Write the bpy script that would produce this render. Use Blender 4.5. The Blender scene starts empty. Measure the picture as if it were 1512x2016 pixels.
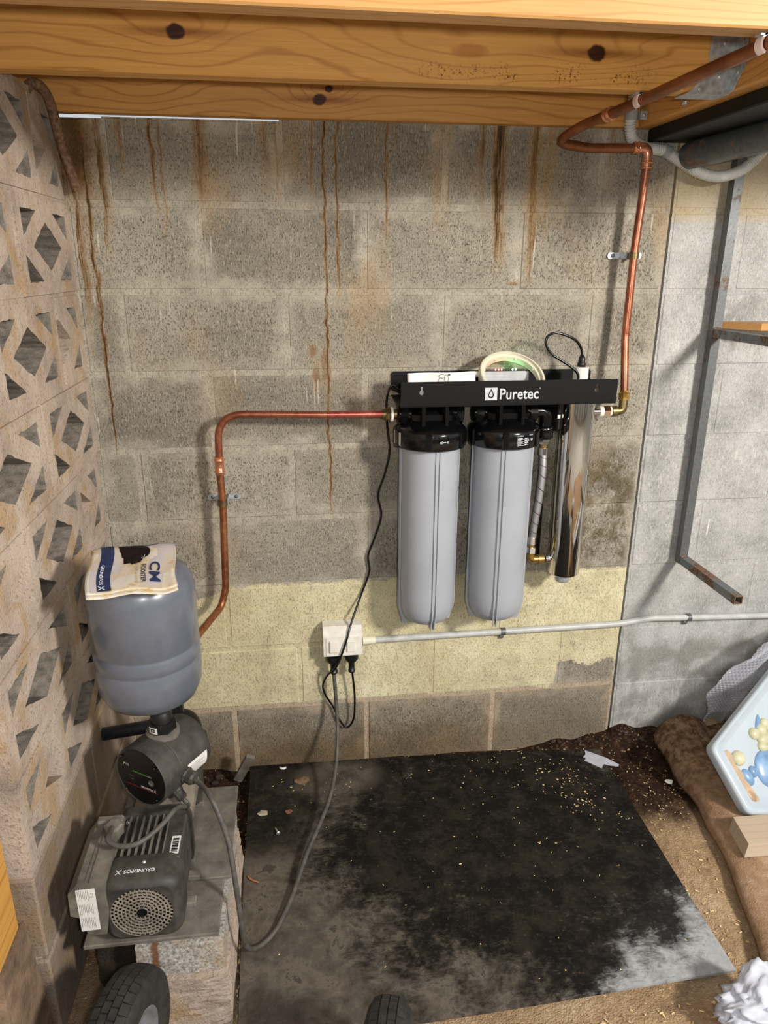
import bpy, bmesh, math, random
from mathutils import Vector, Matrix
from mathutils.geometry import tessellate_polygon
PI = math.pi
random.seed(11)
SC = bpy.context.scene
COL = SC.collection

# ------------------------------------------------------------------ camera
cam_d = bpy.data.cameras.new('camera')
cam_d.sensor_fit = 'HORIZONTAL'
cam_d.sensor_width = 36.0
cam_d.lens = 1431.41 / 1512 * 36.0
cam_d.clip_start = 0.02
cam = bpy.data.objects.new('camera', cam_d)
COL.objects.link(cam)
cam.location = (-0.99783, -1.92019, 1.46854)
cam.rotation_euler = (1.24144, -0.00361, -0.12813)
SC.camera = cam
# ------------------------------------------------------------------ world, lamps, exposure
w = bpy.data.worlds.new('overcast')
SC.world = w
w.use_nodes = True
wn = w.node_tree
bg = wn.nodes['Background']
tc = wn.nodes.new('ShaderNodeTexCoord')
sx = wn.nodes.new('ShaderNodeSeparateXYZ')
wr = wn.nodes.new('ShaderNodeValToRGB')
wn.links.new(tc.outputs['Generated'], sx.inputs[0])
wn.links.new(sx.outputs['Z'], wr.inputs[0])
wr.color_ramp.elements[0].position = 0.0
wr.color_ramp.elements[0].color = (0.20, 0.17, 0.14, 1)
wr.color_ramp.elements[1].position = 0.02
wr.color_ramp.elements[1].color = (0.80, 0.84, 0.90, 1)
e = wr.color_ramp.elements.new(1.0)
e.color = (0.85, 0.92, 1.0, 1)
wn.links.new(wr.outputs[0], bg.inputs[0])
bg.inputs[1].default_value = 0.56

def area_lamp(name, loc, target, size, power, color):
    d = bpy.data.lights.new(name, 'AREA')
    d.shape = 'DISK'; d.size = size; d.energy = power; d.color = color
    o = bpy.data.objects.new(name, d); COL.objects.link(o)
    o.location = loc
    o.rotation_euler = (Vector(target) - Vector(loc)).to_track_quat('-Z', 'Y').to_euler()
    return o
area_lamp('work_lamp', (1.0, -2.7, 2.15), (-0.7, 0, 0.8), 0.38, 92, (1.0, 0.94, 0.86))
area_lamp('front_fill', (-0.93, -1.97, 1.50), (-0.75, 0, 1.05), 0.05, 8.5, (1.0, 0.95, 0.88))  # added fill lamp beside the camera, brightens the joists from the front
SC.view_settings.view_transform = 'Standard'
SC.view_settings.look = 'None'
SC.view_settings.exposure = 0.36
SC.view_settings.gamma = 1.0
SC.view_settings.use_curve_mapping = False

# ------------------------------------------------------------------ node helpers
def C(h):
    h = h.lstrip('#')
    v = [int(h[i:i+2], 16) / 255 for i in (0, 2, 4)]
    return tuple((c / 12.92 if c <= 0.04045 else ((c + 0.055) / 1.055) ** 2.4) for c in v) + (1.0,)

class NT:
    def __init__(s, name):
        s.m = bpy.data.materials.new(name); s.m.use_nodes = True
        s.t = s.m.node_tree; s.b = s.t.nodes['Principled BSDF']; s._pos = None; s._obj = None
    def _in(s, sock, v):
        if isinstance(v, bpy.types.NodeSocket): s.t.links.new(v, sock)
        elif v is not None:
            if hasattr(sock.default_value, '__len__') and not hasattr(v, '__len__'):
                sock.default_value = (v,) * len(sock.default_value)
            else: sock.default_value = v
    def node(s, t, **k):
        n = s.t.nodes.new(t)
        for a, v in k.items(): setattr(n, a, v)
        return n
    def pos(s):
        if s._pos is None: s._pos = s.node('ShaderNodeNewGeometry').outputs['Position']
        return s._pos
    def obj(s):
        if s._obj is None: s._obj = s.node('ShaderNodeTexCoord').outputs['Object']
        return s._obj
    def rand(s): return s.node('ShaderNodeObjectInfo').outputs['Random']
    def uv(s, name): return s.node('ShaderNodeUVMap', uv_map=name).outputs[0]
    def xyz(s, v):
        n = s.node('ShaderNodeSeparateXYZ'); s._in(n.inputs[0], v); return n.outputs
    def comb(s, x=0, y=0, z=0):
        n = s.node('ShaderNodeCombineXYZ')
        for i, v in enumerate((x, y, z)): s._in(n.inputs[i], v)
        return n.outputs[0]
    def math(s, op, a, b=None, c=None, clamp=False):
        n = s.node('ShaderNodeMath', operation=op, use_clamp=clamp)
        for i, v in enumerate((a, b, c)):
            if v is not None: s._in(n.inputs[i], v)
        return n.outputs[0]
    def vmul(s, v, k):
        n = s.node('ShaderNodeVectorMath', operation='MULTIPLY'); s._in(n.inputs[0], v); s._in(n.inputs[1], k); return n.outputs[0]
    def noise(s, vec, scale=5.0, detail=2.0, rough=0.5, dist=0.0, dim='3D'):
        n = s.node('ShaderNodeTexNoise'); n.noise_dimensions = dim
        s._in(n.inputs['Vector'], vec); n.inputs['Scale'].default_value = scale
        n.inputs['Detail'].default_value = detail; n.inputs['Roughness'].default_value = rough
        n.inputs['Distortion'].default_value = dist
        return n.outputs[0]
    def voro(s, vec, scale=5.0, feature='F1', out=0, rnd=1.0):
        n = s.node('ShaderNodeTexVoronoi'); n.feature = feature
        s._in(n.inputs['Vector'], vec); n.inputs['Scale'].default_value = scale
        n.inputs['Randomness'].default_value = rnd
        return n.outputs[out]
    def ss(s, v, a, b, lo=0.0, hi=1.0):
        n = s.node('ShaderNodeMapRange', interpolation_type='SMOOTHSTEP')
        s._in(n.inputs[0], v)
        for i, q in zip((1, 2, 3, 4), (a, b, lo, hi)): s._in(n.inputs[i], q)
        return n.outputs[0]
    def lin(s, v, a, b, lo=0.0, hi=1.0):
        n = s.node('ShaderNodeMapRange'); s._in(n.inputs[0], v)
        for i, q in zip((1, 2, 3, 4), (a, b, lo, hi)): s._in(n.inputs[i], q)
        return n.outputs[0]
    def mix(s, f, a, b, mode='MIX'):
        n = s.node('ShaderNodeMix', data_type='RGBA', blend_type=mode)
        s._in(n.inputs[0], f); s._in(n.inputs[6], a); s._in(n.inputs[7], b); return n.outputs[2]
    def ramp(s, f, stops, interp='LINEAR'):
        n = s.node('ShaderNodeValToRGB'); r = n.color_ramp; r.interpolation = interp
        while len(r.elements) > 1: r.elements.remove(r.elements[-1])
        r.elements[0].position = stops[0][0]; r.elements[0].color = stops[0][1]
        for p, c in stops[1:]:
            q = r.elements.new(p); q.color = c
        s._in(n.inputs[0], f); return n.outputs[0]
    def bump(s, h, strength=0.3, dist=0.01, normal=None):
        n = s.node('ShaderNodeBump'); s._in(n.inputs['Height'], h)
        n.inputs['Strength'].default_value = strength; n.inputs['Distance'].default_value = dist
        if normal is not None: s._in(n.inputs['Normal'], normal)
        return n.outputs[0]
    def out(s, **k):
        names = dict(col='Base Color', rough='Roughness', metal='Metallic', nor='Normal', trans='Transmission Weight',
                     ior='IOR', emis='Emission Color', estr='Emission Strength', coat='Coat Weight', alpha='Alpha',
                     spec='Specular IOR Level', crough='Coat Roughness', sss='Subsurface Weight', aniso='Anisotropic')
        for a, v in k.items(): s._in(s.b.inputs[names[a]], v)
        return s.m

def plain(name, col, rough=0.5, metal=0.0, var=0.12, scale=40.0, bump=0.0, bdist=0.001, **k):
    """painted / moulded / metal surface with slight procedural mottling"""
    n = NT(name)
    c = C(col)
    f = n.noise(n.obj(), scale, 4, 0.6)
    lo = tuple(x * (1 - var * 1.6) for x in c[:3]) + (1,)
    hi = tuple(min(1, x * (1 + var)) for x in c[:3]) + (1,)
    kk = dict(col=n.ramp(f, [(0.3, lo), (0.7, hi)]), rough=n.lin(f, 0.2, 0.8, max(0.02, rough - 0.08), min(1, rough + 0.08)), metal=metal)
    if bump: kk['nor'] = n.bump(n.noise(n.obj(), scale * 6, 3, 0.6), bump, bdist)
    kk.update(k)
    return n.out(**kk)

# ------------------------------------------------------------------ mesh helpers
class MB:
    def __init__(s): s.v = []; s.f = []; s.sm = []; s.mi = []; s.cur = 0
    def add(s, vs, fs, smooth=False):
        o = len(s.v); s.v += [tuple(p) for p in vs]
        for q in fs: s.f.append(tuple(i + o for i in q)); s.sm.append(smooth); s.mi.append(s.cur)
        return s
    def box(s, lo, hi, bev=0.0, M=None):
        x0, y0, z0 = lo; x1, y1, z1 = hi
        if bev <= 0:
            vs = [(x, y, z) for z in (z0, z1) for y in (y0, y1) for x in (x0, x1)]
            fs = [(0, 2, 3, 1), (4, 5, 7, 6), (0, 1, 5, 4), (2, 6, 7, 3), (0, 4, 6, 2), (1, 3, 7, 5)]
        else:
            b = min(bev, (x1 - x0) * .49, (y1 - y0) * .49, (z1 - z0) * .49)
            vs = []; idx = {}
            for sx_ in (0, 1):
                for sy in (0, 1):
                    for sz in (0, 1):
                        X = (x0, x1)[sx_]; Y = (y0, y1)[sy]; Z = (z0, z1)[sz]
                        dx = b if sx_ == 0 else -b; dy = b if sy == 0 else -b; dz = b if sz == 0 else -b
                        for a, p in enumerate(((X, Y + dy, Z + dz), (X + dx, Y, Z + dz), (X + dx, Y + dy, Z))):
                            idx[(sx_, sy, sz, a)] = len(vs); vs.append(p)
            q = lambda *k: idx[k]
            fs = []
            for t in (0, 1):
                fs.append([q(t, 0, 0, 0), q(t, 0, 1, 0), q(t, 1, 1, 0), q(t, 1, 0, 0)] if t == 0 else [q(t, 0, 0, 0), q(t, 1, 0, 0), q(t, 1, 1, 0), q(t, 0, 1, 0)])
                fs.append([q(0, t, 0, 1), q(1, t, 0, 1), q(1, t, 1, 1), q(0, t, 1, 1)] if t == 0 else [q(0, t, 0, 1), q(0, t, 1, 1), q(1, t, 1, 1), q(1, t, 0, 1)])
                fs.append([q(0, 0, t, 2), q(0, 1, t, 2), q(1, 1, t, 2), q(1, 0, t, 2)] if t == 0 else [q(0, 0, t, 2), q(1, 0, t, 2), q(1, 1, t, 2), q(0, 1, t, 2)])
            for t in (0, 1):
                for u in (0, 1):
                    fs.append([q(t, u, 0, 0), q(t, u, 1, 0), q(t, u, 1, 1), q(t, u, 0, 1)])
                    fs.append([q(t, 0, u, 0), q(t, 1, u, 0), q(t, 1, u, 2), q(t, 0, u, 2)])
                    fs.append([q(0, t, u, 1), q(1, t, u, 1), q(1, t, u, 2), q(0, t, u, 2)])
            for a in (0, 1):
                for b_ in (0, 1):
                    for c in (0, 1): fs.append([q(a, b_, c, 0), q(a, b_, c, 1), q(a, b_, c, 2)])
        if M is not None: vs = [M @ Vector(p) for p in vs]
        return s.add(vs, fs)
    def tube(s, pts, r, n=12, caps=True, smooth=True, closed=False):
        P = [Vector(p) for p in pts]; k = len(P)
        R = r if hasattr(r, '__len__') else [r] * k
        T = []
        for i in range(k):
            if closed: t = P[(i + 1) % k] - P[i - 1]
            else: t = P[min(i + 1, k - 1)] - P[max(i - 1, 0)]
            T.append(t.normalized() if t.length > 1e-9 else (T[-1] if T else Vector((0, 0, 1))))
        up = Vector((0, 0, 1)) if abs(T[0].z) < 0.9 else Vector((1, 0, 0))
        N = (up - T[0] * up.dot(T[0])).normalized()
        vs = []; fs = []
        for i in range(k):
            if i:
                N = N - T[i] * N.dot(T[i])
                N = N.normalized() if N.length > 1e-6 else T[i].orthogonal().normalized()
            B = T[i].cross(N)
            for j in range(n):
                a = 2 * PI * j / n
                vs.append(P[i] + (N * math.cos(a) + B * math.sin(a)) * R[i])
        for i in range(k if closed else k - 1):
            for j in range(n):
                a = i * n + j; b = i * n + (j + 1) % n; i2 = (i + 1) % k
                fs.append((a, b, i2 * n + (j + 1) % n, i2 * n + j))
        s.add(vs, fs, smooth)
        if caps and not closed:
            s.add(vs[:n], [tuple(range(n))[::-1]]); s.add(vs[-n:], [tuple(range(n))])
        return s
    def lathe(s, prof, o=(0, 0, 0), ax=(0, 0, 1), n=32, smooth=True, sharp=()):
        """prof: list of (radius, height) along the axis"""
        A = Vector(ax).normalized(); O = Vector(o)
        U = A.orthogonal().normalized() if abs(A.z) < 0.99 else Vector((1, 0, 0)); V = A.cross(U)
        segs = [[]]
        for i, p in enumerate(prof):
            segs[-1].append(p)
            if i in sharp and i < len(prof) - 1: segs.append([p])
        for sg in segs:
            vs = []; fs = []
            for r, h in sg:
                for j in range(n):
                    a = 2 * PI * j / n
                    vs.append(O + A * h + (U * math.cos(a) + V * math.sin(a)) * max(r, 1e-5))
            for i in range(len(sg) - 1):
                for j in range(n):
                    fs.append((i * n + j, i * n + (j + 1) % n, (i + 1) * n + (j + 1) % n, (i + 1) * n + j))
            s.add(vs, fs, smooth)
        return s
    def cyl(s, a, b, r, n=20, r2=None, smooth=True):
        a = Vector(a); b = Vector(b); L = (b - a).length; r2 = r if r2 is None else r2
        return s.lathe([(0, 0), (r, 0), (r2, L), (0, L)], a, b - a, n, smooth, sharp=(1, 2))
    def prism(s, outer, holes, d, mp, smooth=False):
        """flat shape with holes, extruded; mp(x, y, h) -> 3-D point"""
        loops = [list(outer)] + [list(h) for h in holes]
        flat = [p for l in loops for p in l]
        tris = tessellate_polygon([[Vector((p[0], p[1], 0)) for p in l] for l in loops])
        def area(t): 
            (a, b), (c, e_), (g, h) = [flat[i] for i in t]
            return (c - a) * (h - b) - (g - a) * (e_ - b)
        tr = [t if area(t) > 0 else t[::-1] for t in tris]
        k = len(flat)
        vs = [mp(p[0], p[1], d) for p in flat] + [mp(p[0], p[1], 0) for p in flat]
        fs = [tuple(t) for t in tr] + [tuple(i + k for i in t[::-1]) for t in tr]
        s.add(vs, fs)
        b = 0; 
        for l in loops:
            m = len(l)
            ar = sum(l[i][0] * l[(i + 1) % m][1] - l[(i + 1) % m][0] * l[i][1] for i in range(m))
            ccw = ar > 0
            want = (b == 0)
            v2 = []; f2 = []
            for i in range(m):
                v2.append(mp(l[i][0], l[i][1], d)); v2.append(mp(l[i][0], l[i][1], 0))
            for i in range(m):
                j = (i + 1) % m
                q = (2 * i + 1, 2 * j + 1, 2 * j, 2 * i)
                f2.append(q if ccw == want else q[::-1])
            s.add(v2, f2, smooth)
            b += m
        return s
    def grid(s, nu, nv, fn, smooth=True, thick=0.0):
        vs = [fn(i / nu, j / nv) for j in range(nv + 1) for i in range(nu + 1)]
        W = nu + 1
        fs = [(j * W + i, j * W + i + 1, (j + 1) * W + i + 1, (j + 1) * W + i) for j in range(nv) for i in range(nu)]
        s.add(vs, fs, smooth)
        return s
    def sphere(s, c, r, n=16, m=10, sc=(1, 1, 1)):
        c = Vector(c); vs = []; fs = []
        for i in range(m + 1):
            t = PI * i / m
            for j in range(n):
                a = 2 * PI * j / n
                vs.append((c.x + r * sc[0] * math.sin(t) * math.cos(a), c.y + r * sc[1] * math.sin(t) * math.sin(a), c.z + r * sc[2] * math.cos(t)))
        for i in range(m):
            for j in range(n):
                fs.append((i * n + j, (i + 1) * n + j, (i + 1) * n + (j + 1) % n, i * n + (j + 1) % n))
        return s.add(vs, fs, True)
    def mesh(s, name, mats):
        me = bpy.data.meshes.new(name)
        me.from_pydata(s.v, [], s.f)
        for m in (mats if isinstance(mats, (list, tuple)) else [mats]): me.materials.append(m)
        me.polygons.foreach_set('use_smooth', s.sm)
        me.polygons.foreach_set('material_index', s.mi)
        me.update()
        return me
    def build(s, name, mats, parent=None, loc=None, recalc=False, weld=0.0, **props):
        me = s.mesh(name, mats)
        if recalc or weld:
            b = bmesh.new(); b.from_mesh(me)
            if weld: bmesh.ops.remove_doubles(b, verts=b.verts, dist=weld)
            if recalc: bmesh.ops.recalc_face_normals(b, faces=b.faces)
            b.to_mesh(me); b.free()
        return link(name, me, parent, loc, **props)

def link(name, me, parent=None, loc=None, **props):
    o = bpy.data.objects.new(name, me); COL.objects.link(o)
    if parent is not None:
        o.parent = parent
        # children are modelled in world space
        o.matrix_parent_inverse = wmat(parent).inverted()
    if loc is not None: o.location = loc
    for k, v in props.items(): o[k] = v
    return o
def wmat(o):
    m = o.matrix_basis
    return wmat(o.parent) @ o.matrix_parent_inverse @ m if o.parent else m
def thing(name, label, cat, loc=(0, 0, 0), group=None):
    o = bpy.data.objects.new(name, None); COL.objects.link(o)
    o.location = loc; o.empty_display_size = 0.05
    tag(o, label, cat, group)
    return o
def tag(o, label, cat, group=None):
    o['label'] = label; o['category'] = cat
    if group: o['group'] = group
    return o
def plane_map(o, r, u):
    O = Vector(o); R = Vector(r).normalized(); U = Vector(u).normalized(); N = R.cross(U)
    return lambda x, y, h=0.0: O + R * x + U * y + N * h
def smooth_path(pts, k=8):
    """Catmull-Rom through the points"""
    P = [Vector(p) for p in pts]; P = [P[0] * 2 - P[1]] + P + [P[-1] * 2 - P[-2]]
    out = []
    for i in range(1, len(P) - 2):
        a, b, c, d = P[i-1:i+3]
        for j in range(k):
            t = j / k
            out.append(0.5 * ((2 * b) + (c - a) * t + (2 * a - 5 * b + 4 * c - d) * t * t + (3 * b - a - 3 * c + d) * t ** 3))
    out.append(P[-2]); return out
def round_path(pts, r, k=8):
    """straight runs joined by round bends of radius r"""
    P = [Vector(p) for p in pts]; rr = r if hasattr(r, '__len__') else [r] * len(P); out = [P[0]]
    for i in range(1, len(P) - 1):
        a = (P[i-1] - P[i]); b = (P[i+1] - P[i]); la = a.length; lb = b.length; a.normalize(); b.normalize()
        ang = math.acos(max(-1, min(1, a.dot(b)))); t = rr[i] / max(math.tan(ang / 2), 1e-4)
        t = min(t, la * .49, lb * .49)
        for j in range(k + 1):
            q = j / k
            out.append((P[i] + a * t) * (1 - q) ** 2 + P[i] * 2 * q * (1 - q) + (P[i] + b * t) * q * q)
    out.append(P[-1]); return out
def rrect(x0, y0, x1, y1, r, k=4):
    o = []
    for cx, cy, a0 in ((x1 - r, y0 + r, -90), (x1 - r, y1 - r, 0), (x0 + r, y1 - r, 90), (x0 + r, y0 + r, 180)):
        for i in range(k + 1):
            a = math.radians(a0 + 90 * i / k); o.append((cx + r * math.cos(a), cy + r * math.sin(a)))
    return o
def circ(cx, cy, r, n=16, ry=None, a0=0):
    ry = r if ry is None else ry
    return [(cx + r * math.cos(a0 + 2 * PI * i / n), cy + ry * math.sin(a0 + 2 * PI * i / n)) for i in range(n)]

_TXT = {}
def text_flat(txt, size, align='CENTER', bold=0.0, sx=1.0):
    """flat triangles of a line of lettering: list of verts, faces (built-in font)"""
    key = (txt, size, align, bold, sx)
    if key in _TXT: return _TXT[key]
    cu = bpy.data.curves.new('lettering', 'FONT'); cu.body = txt; cu.size = size; cu.align_x = align; cu.align_y = 'CENTER'
    cu.offset = bold; cu.fill_mode = 'FRONT'; cu.resolution_u = 3
    o = bpy.data.objects.new('lettering', cu); COL.objects.link(o)
    dg = bpy.context.evaluated_depsgraph_get(); dg.update()
    ev = o.evaluated_get(dg); me = ev.to_mesh()
    vs = [(v.co.x * sx, v.co.y) for v in me.vertices]; fs = [tuple(p.vertices) for p in me.polygons]
    ev.to_mesh_clear(); bpy.data.objects.remove(o); bpy.data.curves.remove(cu)
    _TXT[key] = (vs, fs); return vs, fs
def lettering(mb, txt, size, mp, at=(0, 0), align='CENTER', bold=0.0, h=0.0006, sx=1.0):
    vs, fs = text_flat(txt, size, align, bold, sx)
    if not fs: return mb
    P = [mp(x + at[0], y + at[1], h) for x, y in vs]
    return mb.add(P, fs)
# ------------------------------------------------------------------ materials
def wall_mat(name, mortar=False):
    n = NT(name); P = n.pos(); x, y, z = n.xyz(P)
    rnd = n.rand()
    nb = n.noise(P, 3.2, 4, 0.6)
    nm = n.noise(P, 15, 4, 0.6)
    ng = n.noise(n.vmul(P, (1, 1, 0.6)), 270, 3, 0.75)
    nf = n.noise(n.vmul(P, (1.0, 1, 0.22)), 330, 2, 0.6)
    if mortar:
        smear = n.ss(nm, 0.2, 0.7, 0.55, 1.0)
        tone = n.math('ADD', n.math('MULTIPLY', nb, 0.5), 0.3)
    else:
        a = n.xyz(n.uv('lo')); b = n.xyz(n.uv('hi'))
        em = n.math('MINIMUM', n.math('MINIMUM', a[0], a[1]), n.math('MINIMUM', b[0], b[1]))
        w = n.math('MULTIPLY', n.math('SUBTRACT', n.noise(P, 10, 6, 0.75), 0.5), 0.12)
        e1 = n.ss(n.math('ADD', em, w), 0.002, 0.040, 1.0, 0.0)
        smear = n.math('MULTIPLY', e1, n.ss(n.noise(P, 5.5, 4, 0.65), 0.38, 0.58, 0.15, 1.0))
        tone = n.math('ADD', n.math('MULTIPLY', nb, 0.75), n.math('MULTIPLY', n.math('SUBTRACT', rnd, 0.5), 0.16))
    base = n.ramp(tone, [(0.22, C('#777166')), (0.45, C('#918a7d')), (0.68, C('#a8a294'))])
    pits = n.ss(ng, 0.55, 0.66)
    pits2 = n.math('MULTIPLY', pits, n.math('MULTIPLY', n.math('SUBTRACT', 1.0, n.math('MULTIPLY', smear, 0.85)), n.ss(nb, 0.3, 0.55, 0.5, 1.0)))
    base = n.mix(n.math('MULTIPLY', pits2, 0.80), base, C('#39332a'))
    base = n.mix(n.ss(n.noise(n.vmul(P, (1, 1, 0.7)), 38, 5, 0.75), 0.50, 0.66, 0.0, 0.42), base, C('#544c40'))
    base = n.mix(n.ss(nf, 0.52, 0.70, 0, 0.45), base, C('#c0b9aa'))
    mcol = n.ramp(nm, [(0.3, C('#8f887b')), (0.7, C('#b8b1a2'))])
    mcol = n.mix(n.ss(z, 0.19, 0.23, 0.7 if mortar else 0.4, 0.0), mcol, C('#c2a684'))
    wet = n.math('MULTIPLY', n.math('MULTIPLY', n.ss(x, -0.34, -0.22), n.ss(x, -0.03, 0.0, 1, 0)), n.math('MULTIPLY', n.ss(z, 0.56, 0.66), n.ss(z, 0.9, 1.05, 1, 0)))
    col = n.mix(n.math('MULTIPLY', smear, 0.85), base, mcol)
    col = n.mix(n.math('MULTIPLY', wet, n.ss(n.noise(P, 13, 5, 0.7), 0.42, 0.58, 0.0, 0.75)), col, C('#54492f'))
    left = n.ss(x, -0.006, -0.002, 1.0, 0.0)
    # right of the control joint: thin grey-white wash
    wash = n.ramp(n.noise(P, 7, 5, 0.65), [(0.3, C('#8a8985')), (0.5, C('#a8a7a4')), (0.75, C('#c0bfbd'))])
    wash = n.mix(n.math('MULTIPLY', pits, 0.18), wash, C('#5d574d'))
    wash = n.mix(n.ss(nf, 0.5, 0.7, 0.0, 0.35), wash, C('#dcdbd8'))
    tan = n.math('MULTIPLY', n.ss(z, 1.56, 1.60), n.ss(nb, 0.3, 0.6, 0.3, 0.8))
    wash = n.mix(tan, wash, C('#b7a377'))
    lowg = n.math('MULTIPLY', n.ss(n.math('ADD', z, n.math('MULTIPLY', n.math('SUBTRACT', nm, 0.5), 0.25)), 0.30, 0.42, 1.0, 0.0), n.ss(n.noise(P, 9, 3), 0.45, 0.6))
    wash = n.mix(n.math('MULTIPLY', lowg, 0.6), wash, C('#77746c'))
    col = n.mix(left, wash, col)
    # old cream paint, lower courses
    j = n.math('MULTIPLY', n.math('SUBTRACT', n.noise(P, 15, 6, 0.75), 0.5), 0.17)
    zz = n.math('ADD', z, j)
    cut = n.math('MULTIPLY', n.ss(x, -0.205, -0.195), n.math('SUBTRACT', 0.283, 0.203))
    lo = n.math('ADD', 0.203, cut)
    slope = n.ss(x, -1.26, -1.18, 0.565, 0.597)
    yel = n.math('MULTIPLY', n.math('MULTIPLY', left, n.ss(n.math('SUBTRACT', n.math('ADD', z, n.math('MULTIPLY', j, n.ss(x, -0.3, -0.2, 0.08, 1.0))), lo), 0.0, 0.004)),
                 n.ss(n.math('SUBTRACT', n.math('ADD', z, n.math('MULTIPLY', j, 0.40)), slope), 0.0, 0.006, 1.0, 0.0))
    chips = n.math('MULTIPLY', n.ss(n.noise(n.vmul(P, (1.6, 1, 0.8)), 85, 4, 0.75), 0.58, 0.63), n.ss(n.noise(P, 6, 3), 0.38, 0.62, 0.25, 1.0))
    big = n.math('MULTIPLY', n.ss(n.noise(n.vmul(P, (1.3, 1, 0.6)), 22, 5, 0.75), 0.60, 0.64), 0.55)
    chips = n.math('MAXIMUM', chips, big)
    ycol = n.ramp(n.noise(P, 7, 5, 0.7), [(0.28, C('#aea488')), (0.5, C('#cdc4a0')), (0.72, C('#e0d9b8'))])
    ycol = n.mix(n.ss(n.noise(P, 130, 4, 0.75), 0.60, 0.67, 0.0, 0.5), ycol, C('#75694e'))
    ycol = n.mix(n.ss(x, -0.75, -1.35, 0.0, 0.35), ycol, C('#b9ab84'))
    col = n.mix(n.math('MULTIPLY', yel, n.math('SUBTRACT', 0.97, n.math('MULTIPLY', chips, 0.8))), col, ycol)
    # damp brown staining on the bottom course
    nd = n.noise(P, 8, 4, 0.65)
    damp = n.math('MULTIPLY', n.math('MULTIPLY', left, n.ss(n.math('ADD', z, n.math('MULTIPLY', n.math('SUBTRACT', nd, 0.5), 0.16)), 0.02, 0.17, 1.0, 0.0)), 0.8)
    damp = n.math('MULTIPLY', damp, n.ss(x, -0.8, 0.0, 0.9, 0.35))
    if mortar: damp = n.math('MULTIPLY', damp, 0.3)
    col = n.mix(damp, col, n.ramp(nd, [(0.35, C('#3a2a15')), (0.6, C('#6b5230'))]))
    row1 = n.math('MULTIPLY', left, n.ss(z, 0.196, 0.205, 0.0 if mortar else 0.22, 0.0))
    col = n.mix(row1, col, C('#5f4d36'))
    # rust running down from the joist line
    def streaks(x0, x1, lst, wob):
        st = [(0.0, (0, 0, 0, 1))]
        for xc, wd, ln, k in lst:
            c = (xc - x0) / (x1 - x0); h = wd / (x1 - x0)
            st += [(c - h, (0, ln, 0, 1)), (c, (k, ln, 0, 1)), (c + h, (0, ln, 0, 1))]
        st.sort(key=lambda q: q[0])
        xx = n.math('ADD', x, n.math('MULTIPLY', n.math('SUBTRACT', n.noise(n.comb(0.0, 0.0, z), wob, 3, 0.6), 0.5), 0.030))
        xx = n.math('ADD', xx, n.math('MULTIPLY', n.math('SUBTRACT', n.noise(P, 30, 2), 0.5), 0.012))
        sp = n.node('ShaderNodeSeparateColor'); n.t.links.new(n.ramp(n.lin(xx, x0, x1), st), sp.inputs[0])
        dep = n.math('SUBTRACT', 1.80, z)
        L = n.math('ADD', sp.outputs[1], n.math('MULTIPLY', n.math('SUBTRACT', n.noise(n.vmul(P, (3, 1, 0.4)), 20, 2), 0.5), 0.15))
        fade = n.ss(n.math('SUBTRACT', L, dep), 0.0, 0.16)
        return n.math('MULTIPLY', sp.outputs[0], fade)
    s1 = streaks(-1.52, -0.95, [(-1.482, .024, .50, .85), (-1.452, .032, .92, 1.0), (-1.418, .022, .36, .8), (-1.365, .012, .20, .5), (-1.295, .009, .26, .85), (-1.275, .006, .30, .6),
                               (-1.185, .026, .28, .7), (-1.035, .020, .22, .45), (-1.008, .010, .30, .4)], 9)
    s2 = streaks(-0.95, -0.10, [(-0.925, .008, .25, .6), (-0.897, .0055, 1.05, .95), (-0.866, .0055, .48, .9), (-0.845, .004, .14, .6), (-0.765, .006, .15, .6),
                               (-0.745, .0055, .36, .8), (-0.725, .004, .16, .5), (-0.61, .035, .30, .35)], 8)
    s3 = streaks(-0.60, 0.0, [(-0.505, .018, .20, .7), (-0.466, .030, .40, 1.0), (-0.370, .021, .42, .95), (-0.340, .018, .30, .35), (-0.175, .012, .20, .5)], 5)
    rust = n.math('MULTIPLY', left, n.math('MAXIMUM', s1, n.math('MAXIMUM', s2, s3)))
    rust = n.math('MULTIPLY', rust, n.ss(n.noise(n.vmul(P, (1.0, 1, 0.05)), 210, 3, 0.7), 0.32, 0.60, 0.30, 1.0))
    corner = n.math('MULTIPLY', n.math('MULTIPLY', n.ss(n.math('ADD', x, n.math('MULTIPLY', n.math('SUBTRACT', nm, 0.5), 0.05)), -1.47, -1.395, 1, 0), left), n.ss(z, 1.55, 1.70, 0.0, 0.75))
    rust = n.math('MAXIMUM', rust, corner)
    for bx, bz, rx_, rz_ in ((-0.928, 1.185, 0.012, 0.055), (-0.935, 1.255, 0.016, 0.020), (-0.903, 1.215, 0.016, 0.060), (-0.41, 1.42, 0.02, 0.006)):
        dd = n.math('ADD', n.math('POWER', n.math('MULTIPLY', n.math('SUBTRACT', n.math('ADD', x, n.math('MULTIPLY', n.math('SUBTRACT', nm, 0.5), 0.02)), bx), 1 / rx_), 2), n.math('POWER', n.math('MULTIPLY', n.math('SUBTRACT', z, bz), 1 / rz_), 2))
        rust = n.math('MAXIMUM', rust, n.math('MULTIPLY', n.ss(n.math('ADD', dd, n.math('MULTIPLY', n.math('SUBTRACT', n.noise(n.vmul(P, (1, 1, 0.2)), 110, 4, 0.7), 0.5), 2.4)), 0.0, 1.3, 1, 0), 0.42))
    rc = n.ramp(rust, [(0.08, C('#a8874e')), (0.35, C('#805a26')), (0.85, C('#3b240d'))])
    col = n.mix(n.math('MINIMUM', n.math('MULTIPLY', rust, 1.5), 0.92), col, rc)
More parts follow.
